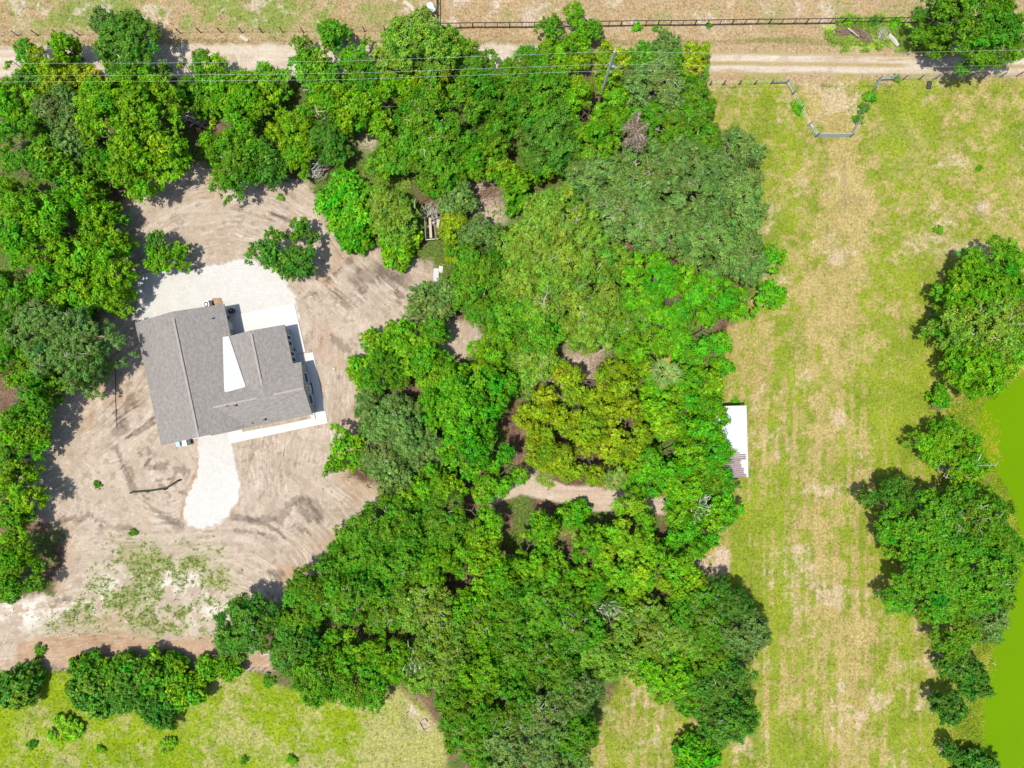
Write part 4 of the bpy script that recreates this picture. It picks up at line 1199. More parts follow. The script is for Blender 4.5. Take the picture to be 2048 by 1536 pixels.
# low dark strip added as the shade line beside the two long ridges' caps
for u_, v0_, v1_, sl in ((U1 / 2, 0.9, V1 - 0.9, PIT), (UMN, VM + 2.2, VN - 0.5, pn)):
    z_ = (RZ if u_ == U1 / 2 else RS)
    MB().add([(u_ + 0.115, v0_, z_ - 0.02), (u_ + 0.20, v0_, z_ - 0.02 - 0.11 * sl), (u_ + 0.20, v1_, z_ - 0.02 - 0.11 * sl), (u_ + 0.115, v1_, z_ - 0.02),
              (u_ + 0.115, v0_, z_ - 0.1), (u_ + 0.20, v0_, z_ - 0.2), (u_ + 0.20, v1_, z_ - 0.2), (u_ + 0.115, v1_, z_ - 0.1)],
             [(0, 1, 2, 3), (7, 6, 5, 4), (0, 4, 5, 1), (1, 5, 6, 2), (2, 6, 7, 3), (3, 7, 4, 0)]).build('ridge_shade_strip', M['darksteel'], house)


def to_house(x, y):
    dx, dy = x - hx, y - hy
    return dx * math.cos(HA) + dy * math.sin(HA), -dx * math.sin(HA) + dy * math.cos(HA)


# white membrane over the dead valley between the main roof and the north wing
mem = []
for (px, py), z in (((445.2, 674), 3.34), ((457.5, 672), 3.24), ((486, 757), 3.46), ((491, 771), 3.49), ((489, 774.5), 3.50), ((452, 784.5), 3.76), ((449, 783), 3.78), ((448, 776), 3.76)):
    u, v = to_house(*P(px, py, z)); mem.append((u, v, z))
nm = len(mem)
mb = MB().add(mem + [(u, v, z - 0.25) for u, v, z in mem], [tuple(reversed(range(nm)))] + [(i, (i + 1) % nm, nm + (i + 1) % nm, nm + i) for i in range(nm)])
mb.build('roof_membrane', M['membrane'], house)

# walls, set in under the eaves, with gable ends
OV = 0.32
wall = MB()
def gable_block(u0, u1, v0, v1, along_v, top):
    z = EH - 0.17
    if along_v:
        um = (u0 + u1) / 2
        prof = [(u0, 0), (u1, 0), (u1, z), (um, top - 0.2), (u0, z)]
        vs = [(u, v0, q) for u, q in prof] + [(u, v1, q) for u, q in prof]
    else:
        vm = (v0 + v1) / 2
        prof = [(v0, 0), (v1, 0), (v1, z), (vm, top - 0.2), (v0, z)]
        vs = [(u0, v, q) for v, q in prof] + [(u1, v, q) for v, q in prof]
    wall.add(vs, [(4, 3, 2, 1, 0), (5, 6, 7, 8, 9)] + [(i, (i + 1) % 5, 5 + (i + 1) % 5, 5 + i) for i in range(5)])
gable_block(OV, U1 - OV - 0.25, OV, V1 - OV, True, RZ)
gable_block(U1 * 0.6, UE - 0.26, VS0 + OV, VS1 - OV, False, RS)
gable_block(UN0 + 1.2, UN1 - OV, VM + 0.5, VN - OV, True, RS)
wall.build('wall', M['wall'], house)

WU = UE - 0.26                                 # right-hand gable wall
def window(u, v0, v1, z0, z1, mull=0):
    f = MB(); t = 0.09
    f.box(u, u + 0.06, v0, v1, z0, z0 + t).box(u, u + 0.06, v0, v1, z1 - t, z1)
    f.box(u, u + 0.06, v0, v0 + t, z0 + t, z1 - t).box(u, u + 0.06, v1 - t, v1, z0 + t, z1 - t)
    o = f.build('window', M['white'], house)
    MB().box(u + 0.004, u + 0.02, v0 + t, v1 - t, z0 + t, z1 - t).build('pane', M['glass'], o)
    MB().box(u, u + 0.12, v0 - 0.06, v1 + 0.06, z0 - 0.07, z0 - 0.002).build('sill', M['white'], o)
window(WU, 1.10, 2.36, 0.75, 2.15)
window(WU, 3.80, 5.08, 0.75, 2.15)
d = MB().box(WU, WU + 0.05, 2.55, 3.56, 0.06, 2.2).build('door', M['white'], house)
for v in (2.75, 2.98, 3.21):
    MB().box(WU + 0.05, WU + 0.056, v, v + 0.13, 1.25, 2.0).build('pane', M['glass'], d)
MB().tube([(WU + 0.05, 2.63, 1.0), (WU + 0.11, 2.63, 1.0), (WU + 0.11, 2.74, 1.0)], 0.015, 5).build('handle', M['steel'], d)
NU = UN1 - OV
for v0, v1 in ((9.40, 10.02), (8.64, 9.30), (7.36, 7.98), (6.62, 7.28)):
    window(NU, v0, v1, 0.55, 2.2)
# side door and panel on the wall beside the condenser
MU = U1 - OV - 0.25
d = MB().box(MU, MU + 0.05, 12.2, 13.1, 0.06, 2.15).build('door', M['white'], house)
MB().tube([(MU + 0.05, 12.3, 1.0), (MU + 0.11, 12.3, 1.0), (MU + 0.11, 12.4, 1.0)], 0.015, 5).build('handle', M['steel'], d)
MB().box(MU, MU + 0.14, 13.5, 13.85, 0.9, 1.7).build('meter_box', M['darkgrey'], house)
# gutter and bracket bits on the front edge, vent pipes
def roof_z(u, v):
    m_ = EH + (u if u < U1 / 2 else U1 - u) * PIT if 0 <= u <= U1 else 0
    s_ = EH + (v - VS0 if v < VM else VS1 - v) * PIT if VS0 <= v <= VS1 and u > U1 * .56 else 0
    return max(m_, s_)
for px, py, r_, hgt in ((457, 812, 0.05, 0.3), (474, 811, 0.09, 0.4), (502, 847, 0.05, 0.3), (527, 840, 0.10, 0.4), (425, 637, 0.07, 0.3)):
    u, v = to_house(*P(px, py, 3.6)); z = roof_z(u, v)
    vp = MB().cyl(u, v, z - 0.1, z + hgt, r_, 10).build('vent_pipe', M['black'], house)
    MB().cyl(u, v, z + hgt + 0.002, z + hgt + 0.05, r_ * 1.5, 10).build('vent_cap', M['black'], vp)
u, v = to_house(*P(482, 853.5, 3.0)); z = roof_z(u, v)
MB().beam((u - 0.42, v, z + 0.09), (u + 0.42, v, z + 0.09), 0.06, 0.1).beam((u - 0.3, v, z - 0.02), (u - 0.3, v, z + 0.1), 0.05, 0.05).beam((u + 0.3, v, z - 0.02), (u + 0.3, v, z + 0.1), 0.05, 0.05).build('roof_bracket', M['black'], house)
u, v = to_house(*P(624.2, 827, 2.9))
MB().beam((u, v + 0.15, EH + 0.05), (u, v - 0.2, EH + 0.05), 0.06, 0.08).build('gutter_end', M['black'], house)
MB().box(OV, UE - 0.4, VS0 + OV - 0.2, VS0 + OV - 0.02, 0, 0.12).build('footing', M['concrete'], house)


# ------------------------------------------------------------------ concrete round the house
def slab(name, pts, z0, z1, label, cat='concrete'):
    mb = MB().prism([P(*p) for p in pts][::-1], z0, z1)
    return tag(mb.build(name, M['concrete']), label, cat, kind='structure')


def gpx(u, v):
    """house coordinates to ground pixel"""
    x = hx + u * math.cos(HA) - v * math.sin(HA); y = hy + u * math.sin(HA) + v * math.cos(HA)
    return 1024 + x / PX, 768 - y / PX


pw = gpx(NU - 0.2, VN - 0.1)
slab('concrete_patio', [(458, 633), (477, 629), (589, 607), (611.5, 704), (590, 709), (560, 715), (500, 690), (470, 690)], -0.2, 0.11, 'white concrete patio filling the corner above the house')
slab('concrete_porch', [(590, 709.2), (626.5, 704.6), (656, 846), (626, 852), (600, 740), (592, 735)], -0.2, 0.10, 'white concrete porch along the right side of the house')
slab('concrete_walk', [(456.5, 864), (484.6, 858.5), (486.5, 863.5), (560, 850), (626, 836.3), (626.2, 852), (460, 887)], -0.2, 0.095, 'white concrete walk along the lower side of the house')
slab('condenser_pad', [(448, 614), (471.5, 610.5), (475.5, 632.0), (456, 634)], -0.2, 0.075, 'small grey concrete pad carrying the round condenser')

# air conditioner
ax_, ay_ = P(464.3, 621.5, 0.4)
ac = empty('air_conditioner', (ax_, ay_, 0.08), HA, label='round black condenser on the small concrete pad beside the wall', cat='air conditioner')
MB().cyl(0, 0, 0, 0.72, 0.31, 20).build('casing', M['darkgrey'], ac)
g = MB()
for r_ in (0.28, 0.2, 0.12):
    g.tube([(r_ * math.cos(t), r_ * math.sin(t), 0.76) for t in np.linspace(0, 2 * math.pi, 21)], 0.012, 4)
g.build('fan_grille', M['black'], ac)
MB().cyl(0, 0, 0.725, 0.775, 0.09, 12).build('fan_hub', M['steel'], ac)
fb = MB()
for t in range(4):
    a = t * math.pi / 2
    fb.beam((0.09 * math.cos(a), 0.09 * math.sin(a), 0.738), (0.27 * math.cos(a), 0.27 * math.sin(a), 0.738), 0.1, 0.012)
fb.build('fan_blade', M['black'], ac)

# doormat on the porch, dark stand by the patio windows, small pot, rod
mx_, my_ = P(621.5, 776.5)
dm = MB().box(-0.27, 0.27, -0.68, 0.68, 0.0, 0.025).build('doormat', M['mat'], None, (mx_, my_, 0.101))
dm.rotation_euler = (0, 0, HA); tag(dm, 'long dark doormat on the porch in front of the white door', 'doormat')
x, y = P(624.0, 784.5)
bt = empty('boot_tray', (x, y, 0.127), HA, label='small black tray at the lower end of the doormat', cat='tray')
MB().box(-0.14, 0.14, -0.18, 0.18, 0, 0.03).build('base', M['black'], bt)
MB().box(-0.14, 0.14, 0.15, 0.18, 0.031, 0.1).box(-0.14, 0.14, -0.18, -0.15, 0.031, 0.1).build('rim', M['black'], bt)
x, y = P(580.5, 675.5, 0.3)
st = empty('storage_bench', (x, y, 0.11), HA, label='dark narrow bench below the patio windows', cat='bench')
MB().box(-0.16, 0.16, -0.3, 0.3, 0.4, 0.46).build('seat', M['darkgrey'], st)
for a in (-0.13, 0.13):
    for b2 in (-0.26, 0.26): MB().box(a - 0.025, a + 0.025, b2 - 0.025, b2 + 0.025, 0, 0.398).build('leg', M['black'], st)
x, y = P(590, 700)
pt = empty('flower_pot', (x, y, 0.11), 0, label='small dark pot standing alone on the patio', cat='pot')
MB().cyl(0, 0, 0, 0.22, 0.1, 12, 0.14).build('pot', M['darkgrey'], pt)
MB().cyl(0, 0, 0.221, 0.225, 0.12, 12).build('soil', M['mat'], pt)
a, b2 = P(626.3, 814, 0.1), P(632, 837.5)
rd = MB().tube([(a[0], a[1], 0.16), (b2[0], b2[1], 0.135)], 0.03, 6).build('metal_rod', M['darksteel'])
tag(rd, 'thin dark rod lying on the concrete at the lower right house corner', 'rod')

# things under the lower left eave and the upper eave
def bin_box(name, px, py, w, d_, h_, m_, lab, cat, rz=HA, lid=None):
    x, y = P(px, py, h_)
    t = empty(name, (x, y, gz(px, py)), rz, label=lab, cat=cat)
    MB().box(-w / 2, w / 2, -d_ / 2, d_ / 2, 0, h_).build('body', M[m_], t)
    if lid: MB().box(-w / 2 - 0.03, w / 2 + 0.03, -d_ / 2 - 0.03, d_ / 2 + 0.03, h_ + 0.002, h_ + 0.06).build('lid', M[lid], t)
    return t
bin_box('storage_box', 355.5, 884.5, 0.42, 0.95, 0.6, 'blue', 'pale blue plastic box half under the lower left eave', 'box', HA, 'blue')
bin_box('storage_box', 361.2, 884, 0.26, 0.8, 0.55, 'darkgrey', 'narrow dark block in the gap between the blue box and the cream box', 'box')  # dark block filling the gap between the blue and cream boxes
bin_box('storage_box', 368.8, 884.5, 0.5, 0.9, 0.5, 'cream', 'cream box under the lower left eave between dark boxes', 'box', HA, 'cream')
bin_box('storage_box', 376.5, 882.0, 0.55, 0.9, 0.45, 'darkgrey', 'dark grey box at the right end of the row under the eave', 'box', HA, 'darkgrey')
x, y = P(412.3, 608.5, 0.8)
gr = empty('round_drum', (x, y, 0.03), 0, label='round silver drum with a glossy white top at the upper eave', cat='drum')
MB().cyl(0, 0, 0, 0.8, 0.40, 20).build('body', M['steel'], gr)
MB().cyl(0, 0, 0.802, 0.83, 0.33, 20).build('rim', M['black'], gr)
MB().cyl(0.03, -0.02, 0.832, 0.9, 0.17, 16).build('top_plate', M['white'], gr)
bin_box('gas_bottle_crate', 421.5, 607.5, 0.34, 0.75, 0.5, 'black', 'black crate between the silver drum and the tan earth', 'crate', HA, 'darkgrey')
x, y = P(421, 602.5, 0.5)
bk = empty('bucket', (x, y, 0.03), 0, label='small pale bucket above the black crate', cat='bucket')
MB().cyl(0, 0, 0, 0.34, 0.13, 14, 0.16).build('body', M['cream'], bk)
MB().tube([(-0.16, 0, 0.34), (0, 0.05, 0.42), (0.16, 0, 0.34)], 0.01, 4).build('handle', M['steel'], bk)
# heap of tan sand spread by the wall
r = np.random.RandomState(5)
n_ = 22
gxv, gyv = np.meshgrid(np.linspace(-1, 1, n_), np.linspace(-1, 1, n_))
hz = np.clip(1 - np.hypot(gxv, gyv) ** 2 * (1 + 0.3 * np.sin(5 * np.arctan2(gyv, gxv))), -0.2, 1) * 0.22 + r.normal(0, 0.008, gxv.shape)
x, y = P(434, 604)
hv = np.stack([gxv * 0.75, gyv * 0.5, hz], -1).reshape(-1, 3)
ii = np.arange(n_ * n_).reshape(n_, n_)
hf = np.stack([ii[:-1, :-1], ii[:-1, 1:], ii[1:, 1:], ii[1:, :-1]], -1).reshape(-1, 4)
sh = link('sand_heap', np_mesh('sand_heap', hv, hf, M['soil'], ('Col', np.tile(np.array([[0.24, 0.16, 0.09]], np.float32), (n_ * n_, 1))), True), None, (x, y, 0.04))
tag(sh, 'tan sand heap against the upper eave beside the black crate', 'sand heap')

# ------------------------------------------------------------------ shed with ribbed roof under the trees
m, n, l, b = mat('ribbed_steel_sheet')
at = n.new('ShaderNodeAttribute'); at.attribute_name = 'Rust'
sp = n.new('ShaderNodeSeparateColor'); l.new(at.outputs['Color'], sp.inputs['Color'])
no = n.new('ShaderNodeTexNoise'); no.inputs['Scale'].default_value = 4; no.inputs['Detail'].default_value = 5
tc = n.new('ShaderNodeTexCoord'); l.new(tc.outputs['Object'], no.inputs['Vector'])
rr_ = n.new('ShaderNodeMix'); rr_.data_type = 'RGBA'
rr_.inputs[6].default_value = (0.055, 0.019, 0.011, 1); rr_.inputs[7].default_value = (0.12, 0.046, 0.028, 1); l.new(no.outputs['Fac'], rr_.inputs['Factor'])
mx = n.new('ShaderNodeMix'); mx.data_type = 'RGBA'; l.new(sp.outputs['Red'], mx.inputs['Factor'])
mx.inputs[6].default_value = (0.345, 0.35, 0.355, 1); l.new(rr_.outputs[2], mx.inputs[7]); l.new(mx.outputs[2], b.inputs['Base Color'])
b.inputs['Roughness'].default_value = 0.55; b.inputs['Metallic'].default_value = 0.0
M['sheet'] = m
sxx, syy = P(1447, 884, 2.6)
shed = empty('shed', (sxx, syy, 0), math.radians(1.5), label='open shed with white ribbed metal roof, lower end rusted, half under trees', cat='shed')
SW, SL = 5.8, 8.7
ks = (H - 2.6) / F
nrib = 36
r = np.random.RandomState(11)
redge = np.clip(0.97 - 0.0 * np.arange(nrib), 0, 1)
for sidx in range(12):
    nx_, ny_ = 40, 3 * 8 + 1
    xs = np.linspace(-SW / 2, SW / 2, nx_)
    t = np.linspace(0, 3, ny_)
    GX, GT = np.meshgrid(xs, t)
    rib = sidx * 3 + GT
    yy = SL / 2 - rib * SL / nrib
    ph = (rib % 1.0)
    prof = np.where((ph > 0.12) & (ph < 0.34), 1.0, 0.0) * 0.045
    zz = 2.75 - 0.06 * (GX / SW + .5) * SW * 0.5 + prof + (sidx % 2) * 0.004
    ri = np.floor(rib + 1e-6)
    edge = np.array([SW / 2 - max(0.05, 0.05 + (0.9 if 27 <= q < 31 else 0.5 if 31 <= q < 34 else 0.12) * r.uniform(0.7, 1.1)) if q >= 24 else SW / 2 - (24 - q) * 0.3 - 0.7 for q in range(nrib + 1)])
    on = (rib > 17) & (ph > 0.30) & (GX < edge[np.clip(ri, 0, nrib).astype(int)]) & (GX > -SW)
    rust = on * 0.95 * (r.uniform(0.55, 1, GX.shape) > 0.2)
    rust = np.maximum(rust, ((rib > 26) & (ph <= .42) & (GX < edge[np.clip(ri, 0, nrib).astype(int)])) * r.uniform(0.1, 0.6, GX.shape))
    vv = np.stack([GX, yy, zz], -1).reshape(-1, 3)
    ii = np.arange(nx_ * ny_).reshape(ny_, nx_)
    ff = np.stack([ii[1:, :-1], ii[1:, 1:], ii[:-1, 1:], ii[:-1, :-1]], -1).reshape(-1, 4)
    link('roof_sheet', np_mesh('roof_sheet', vv, ff, M['sheet'], ('Rust', np.repeat(rust.reshape(-1, 1), 3, 1).astype(np.float32))), shed)
for a in (-SW / 2 + 0.15, SW / 2 - 0.15):
    for b2 in (-SL / 2 + 0.15, -0.1, SL / 2 - 0.15):
        MB().box(a - 0.07, a + 0.07, b2 - 0.07, b2 + 0.07, -0.2, 2.5).build('post', M['oldwood'], shed)
    MB().box(a - 0.05, a + 0.05, -SL / 2 + 0.05, SL / 2 - 0.05, 2.5, 2.56).build('beam', M['oldwood'], shed)
for i in range(14):
    z = 0.05 + i * 0.17
    MB().box(-SW / 2 + 0.1, SW / 2 - 0.1, SL / 2 - 0.055 - 0.004 * (i % 2), SL / 2 - 0.03, z, z + 0.155).build('wall_board', M['oldwood'], shed)

# ------------------------------------------------------------------ fences
def up(px, py, z=0.0):
    x, y = P(px, py); return (x, y, gz(px, py) + z)

# wire fence, left part of the road
wf = empty('wire_fence', up(36, 71), 0, label='long wire fence on thin dark posts along the verge, left half of the picture', cat='fence')
ox, oy, oz = up(36, 71)
def rel(px, py, z): x, y, q = up(px, py, z); return (x - ox, y - oy, q - oz)
fpx = [-50, -8] + [36 + i * 40.8 for i in range(19)]
for q in fpx:
    yq = 71.5 - (q - 36) * 0.0115
    x, y, z = rel(q, yq, 0)
    MB().tube([(x, y, z - 0.3), (x + random.uniform(-.05, .05), y, z + 1.3)], [0.07, 0.06], 6).build('post', M['darksteel'], wf)
for hh in (0.35, 0.75, 1.15):
    MB().tube([rel(q, 71.5 - (q - 36) * 0.0115, hh) for q in fpx], 0.006, 3).build('wire', M['darksteel'], wf)

# dark pipe fence with cross rails, right part, and its branch running up out of the picture
pf = empty('pipe_fence', up(1360, 48), 0, label='dark pipe rail fence with close posts along the road, right half', cat='fence')
ox, oy, oz = up(1360, 48)
def pfy(q): return 57.0 - (q - 900) * 0.0125
qs = [872 + i * 24.6 for i in range(41)]
for i, q in enumerate(qs):
    x, y, z = rel(q, pfy(q), 0)
    w = 0.05 if i % 3 else 0.075
    MB().tube([(x, y, z - 0.3), (x, y, z + 1.3)], w, 6).build('post', M['darksteel'], pf)
for hh, w in ((1.25, 0.055), (0.1, 0.05)):
    MB().tube([rel(q, pfy(q), hh) for q in qs[::4] + [qs[-1]]], w, 5).build('rail', M['darksteel'], pf)
pf2 = empty('pipe_fence', up(873, 30), 0, label='dark pipe rail fence running straight up from the metal trough', cat='fence')
ox, oy, oz = up(873, 30)
qs = [55 - i * 24 for i in range(9)]
for q in qs:
    x, y, z = rel(876, q, 0)
    MB().tube([(x, y, z - 0.3), (x, y, z + 1.3)], 0.06, 6).build('post', M['darksteel'], pf2)
for hh, w in ((1.25, 0.07), (0.15, 0.05)):
    MB().tube([rel(876, q, hh) for q in qs], w, 5).build('rail', M['darksteel'], pf2)

# trough and pale board beside the corner
x, y = P(862, 15, 0.6)
tr = empty('water_trough', (x, y, gz(862, 15)), math.radians(28), label='pale blue grey oblong trough on dark legs beside the fence corner', cat='trough')
oc = [(-0.3, -0.62), (0.3, -0.62), (0.38, -0.45), (0.38, 0.45), (0.22, 0.66), (-0.22, 0.66), (-0.38, 0.45), (-0.38, -0.45)]
MB().prism(oc, 0.35, 0.75).build('body', M['trough'], tr)
MB().box(-0.06, 0.06, -0.55, 0.55, 0.752, 0.79).build('seam', M['trough'], tr)
for a in (-0.25, 0.25):
    for b2 in (-0.72, 0.4): MB().box(a - 0.05, a + 0.05, b2 - 0.05, b2 + 0.05, -0.1, 0.348).build('leg', M['black'], tr)
MB().box(-0.2, -0.06, -0.95, -0.63, 0.3, 0.45).build('bracket', M['black'], tr)
a, b2 = up(841, 17, 0.05), up(861, 24, 0.05)
tag(MB().beam(a, b2, 0.12, 0.06).build('board', M['palewood']), 'pale board lying on the verge left of the trough', 'board')
a, b2 = up(808, 2, 0.02), up(828, 20, 0.02)
tag(MB().beam(a, b2, 0.5, 0.05).build('plank', M['palewood']), 'wide tan plank flat in the verge at the top edge', 'plank')
a, b2 = up(481, 73, 0.03), up(496, 82, 0.03)
tag(MB().beam(a, b2, 0.4, 0.06).build('plank', M['palewood']), 'tan plank flat on the verge below the wire fence', 'plank')

# wooden fence round the pasture with braced ends and a gate set back from the road
def brace_fence(pts, posts, rails, label, wires=True):
    global ox, oy, oz
    ox, oy, oz = up(*pts[0])
    t = empty('wooden_fence', (ox, oy, oz), 0, label=label, cat='fence')
    for q in posts:
        x, y, z = rel(q[0], q[1], 0)
        MB().tube([(x, y, z - 0.4), (x, y, z + 1.35)], [0.085, 0.075], 7).build('post', M['oldwood'], t)
    for a, b2 in rails:
        for hh in (1.2, 0.55):
            MB().tube([rel(a[0], a[1], hh), rel(b2[0], b2[1], hh)], 0.055, 6).build('rail', M['railwood'], t)
    if wires:
        for hh in (0.3, 0.65, 1.0):
            MB().tube([rel(q[0], q[1], hh) for q in pts], 0.007, 3).build('wire', M['wire'], t)
    return t
brace_fence([(1400, 171), (1572, 167)], [(1418, 171), (1445, 170.5), (1477, 169.5), (1508, 169), (1541, 168), (1571, 167.5)], [((1541, 168), (1571, 167.5))], 'weathered wooden post fence between the wood and the gate recess')
brace_fence([(1571, 167.5), (1585, 192), (1615, 252), (1630, 274)], [(1583.5, 190), (1599, 220), (1616, 251), (1630, 274)], [((1571, 167.5), (1583.5, 190)), ((1616, 251), (1630, 274))], 'slanted wooden fence on the left side of the gate recess')
brace_fence([(1698, 274), (1711, 247), (1742, 184), (1754, 162)], [(1699, 274), (1711, 247), (1727, 215), (1743, 183), (1754, 162)], [((1699, 274), (1711, 247)), ((1743, 183), (1754, 162))], 'slanted wooden fence on the right side of the gate recess')
brace_fence([(1754, 162), (2120, 151)], [(1785, 161)] + [(1804 + i * 32.4, 160.3 - i * 0.95) for i in range(11)], [((1754, 162), (1785, 161))], 'wooden post fence from the gate recess to the right edge')
ox, oy, oz = up(1632, 274)
gt = empty('field_gate', (ox, oy, oz), 0, label='pale tubular metal gate closing the recess in the wooden fence', cat='gate')
x1_, y1_, _ = rel(1697, 274, 0)
for i, hh in enumerate((0.2, 0.45, 0.72, 1.0, 1.25)):
    MB().tube([(0.05, 0, hh), (x1_ - 0.05, y1_, hh)], 0.032, 6).build('rail', M['gatepaint'], gt)
for f_ in (0.015, 0.33, 0.66, 0.985):
    MB().tube([(x1_ * f_, y1_ * f_, 0.17), (x1_ * f_, y1_ * f_, 1.28)], 0.034, 6).build('upright', M['gatepaint'], gt)
MB().beam((0.05, 0.05, 0.62), (x1_ - .05, y1_ + .05, 0.62), 0.01, 0.75).build('mesh_panel', M['gatepaint'], gt)

x, y = P(1857, 171)
pl = empty('feed_trough', (x, y, gz(1857, 171)), math.radians(-8), label='dark flat trough on the grass below the right wooden fence', cat='trough')
MB().box(-0.22, 0.22, -0.45, 0.45, 0.02, 0.14).build('base', M['darkgrey'], pl)
MB().box(-0.25, -0.222, -0.48, 0.48, 0, 0.26).box(0.222, 0.25, -0.48, 0.48, 0, 0.26).box(-0.22, 0.22, 0.452, 0.48, 0, 0.26).box(-0.22, 0.22, -0.48, -0.452, 0, 0.26).build('side', M['darkgrey'], pl)

# ------------------------------------------------------------------ power pole and wires
PHT = 13.0
x, y = P(1229, 103, PHT)
pole = empty('power_pole', (x, y, 0), 0, label='pale wooden power pole rising out of the upper wood', cat='pole')
MB().tube([(0, 0, -0.5), (0, 0, PHT)], [0.19, 0.12], 10).build('shaft', M['polewood'], pole)
MB().tube([(0, 0, PHT), (0, 0, PHT + 0.25)], [0.05, 0.03], 6).build('insulator', M['white'], pole)
MB().beam((-0.1, -0.25, 10.2), (-0.1, 0.3, 10.2), 0.09, 0.09).build('bracket', M['steel'], pole)
MB().beam((0, 0, 9.0), (1.2, 0.1, 9.4), 0.06, 0.06).build('arm', M['steel'], pole)
MB().beam((-0.05, 0, 9.6), (-0.7, 0.25, 9.8), 0.05, 0.05).build('arm', M['steel'], pole)
MB().cyl(0.30, -0.05, 9.2, 9.85, 0.2, 12).build('transformer', M['steel'], pole)


def wire(pts, label, rad_=0.011):
    mb = MB(); P3 = []
    for (ax0, ay0, ah), (bx0, by0, bh) in zip(pts[:-1], pts[1:]):
        for t in np.linspace(0, 1, 12, endpoint=False):
            hh = ah + (bh - ah) * t
            P3.append((*P(ax0 + (bx0 - ax0) * t, ay0 + (by0 - ay0) * t, hh), hh))
    e = pts[-1]; P3.append((*P(e[0], e[1], e[2]), e[2]))
    mb.tube(P3, rad_, 4)
    return tag(mb.build('power_wire', M['wire']), label, 'power wire', 'wires strung from the power pole')


wire([(-120, 127.5, 11.5), (300, 126, 11.0), (700, 122, 11.4), (1229, 103, 13.1)], 'topmost of the three power wires, left of the pole')
wire([(-120, 152.5, 9.0), (300, 150.5, 8.6), (700, 146.5, 8.9), (1222, 128, 10.2)], 'middle of the three power wires, left of the pole')
wire([(-120, 164.5, 8.2), (300, 162.5, 7.8), (700, 159, 8.0), (1221, 141, 8.9)], 'lowest of the three power wires, left of the pole')
wire([(1229, 103, 13.1), (1600, 109, 11.2), (1846, 104, 11.6), (2150, 98, 12.6)], 'power wire running right from the pole top across the corner oak')
wire([(1225, 128, 10.2), (1420, 132, 9.4), (1800, 136, 9.2), (2150, 126, 10.0)], 'middle power wire running right from the pole', 0.007)
wire([(1224, 141, 8.9), (1420, 142, 8.2), (1800, 146, 8.0), (2150, 138, 8.8)], 'lowest power wire running right from the pole', 0.007)

# ------------------------------------------------------------------ loose things in the yard
# bent fabric silt fence
def fabric(pts, mname, h_, parent):
    mb = MB()
    for a, b2 in zip(pts[:-1], pts[1:]):
        mb.beam(rel(a[0], a[1], h_ / 2), rel(b2[0], b2[1], h_ / 2), 0.16, h_)
    return mb.build('fabric_panel', M[mname], parent)
ox, oy, oz = up(265, 983)
sf = empty('silt_fence', (ox, oy, oz), 0, label='low bent fence of dark green and brown fabric on the sand', cat='fence')
fabric([(265, 983.5), (300, 981), (333, 976.5)], 'greenfence', 0.6, sf)
fabric([(333.5, 976), (361, 959)], 'brownfence', 0.6, sf)
for q in ((265, 985), (300, 982.5), (333, 978), (361, 960.5)):
    x, y, z = rel(q[0], q[1], 0)
    MB().box(x - .06, x + .06, y - .06, y + .06, z - .2, z + .7).build('stake', M['brownfence'], sf)

def stick(pts, w, mname, name, lab, cat, z=0.06):
    P3 = [up(q[0], q[1], z) for q in pts]
    return tag(MB().tube(P3, w, 6).build(name, M[mname]), lab, cat)
stick([(130, 776), (146, 796), (163, 818)], [0.07, 0.06, 0.04], 'palewood', 'fallen_pole', 'long thin pale pole lying on the sand left of the house', 'pole')
stick([(636, 603), (648, 595), (655, 587), (657, 581)], [0.07, 0.06, 0.05, 0.03], 'palewood', 'fallen_branch', 'pale curved branch lying on the sand right of the gravel pad', 'branch')
stick([(566, 912), (570, 897)], [0.03, 0.03], 'dead', 'stick', 'thin brown stick on the sand below the concrete walk', 'stick')
stick([(235, 855), (231, 800), (232, 720)], [0.05, 0.05, 0.05], 'darksteel', 'dark_hose', 'long dark line lying in the shade left of the roof', 'hose')
stick([(307, 970), (312, 957)], [0.04, 0.03], 'palewood', 'stick', 'short white stick above the bent fabric fence', 'stick')
stick([(250, 942), (255, 946), (257, 950)], [0.05, 0.05, 0.03], 'palewood', 'stick', 'short pale broken stick in the dark rut left of the fabric fence', 'stick')
stick([(1448, 778), (1462, 768), (1476, 760)], [0.05, 0.045, 0.02], 'palewood', 'fallen_branch', 'thin pale branch on dry grass above the shed', 'branch')
stick([(1262, 444), (1282, 446)], [0.16, 0.14], 'palewood', 'log', 'short pale log beside the rubble patch in the wood', 'log')
stick([(1990, 1272), (1998, 1280), (1999, 1281)], [0.05, 0.04, 0.02], 'palewood', 'fallen_branch', 'upper pale stick floating at the pond margin', 'branch', 0.75)
stick([(1980, 1322), (1990, 1329), (1992, 1330)], [0.05, 0.05, 0.02], 'palewood', 'fallen_branch', 'lower pale stick floating at the pond margin', 'branch', 0.75)


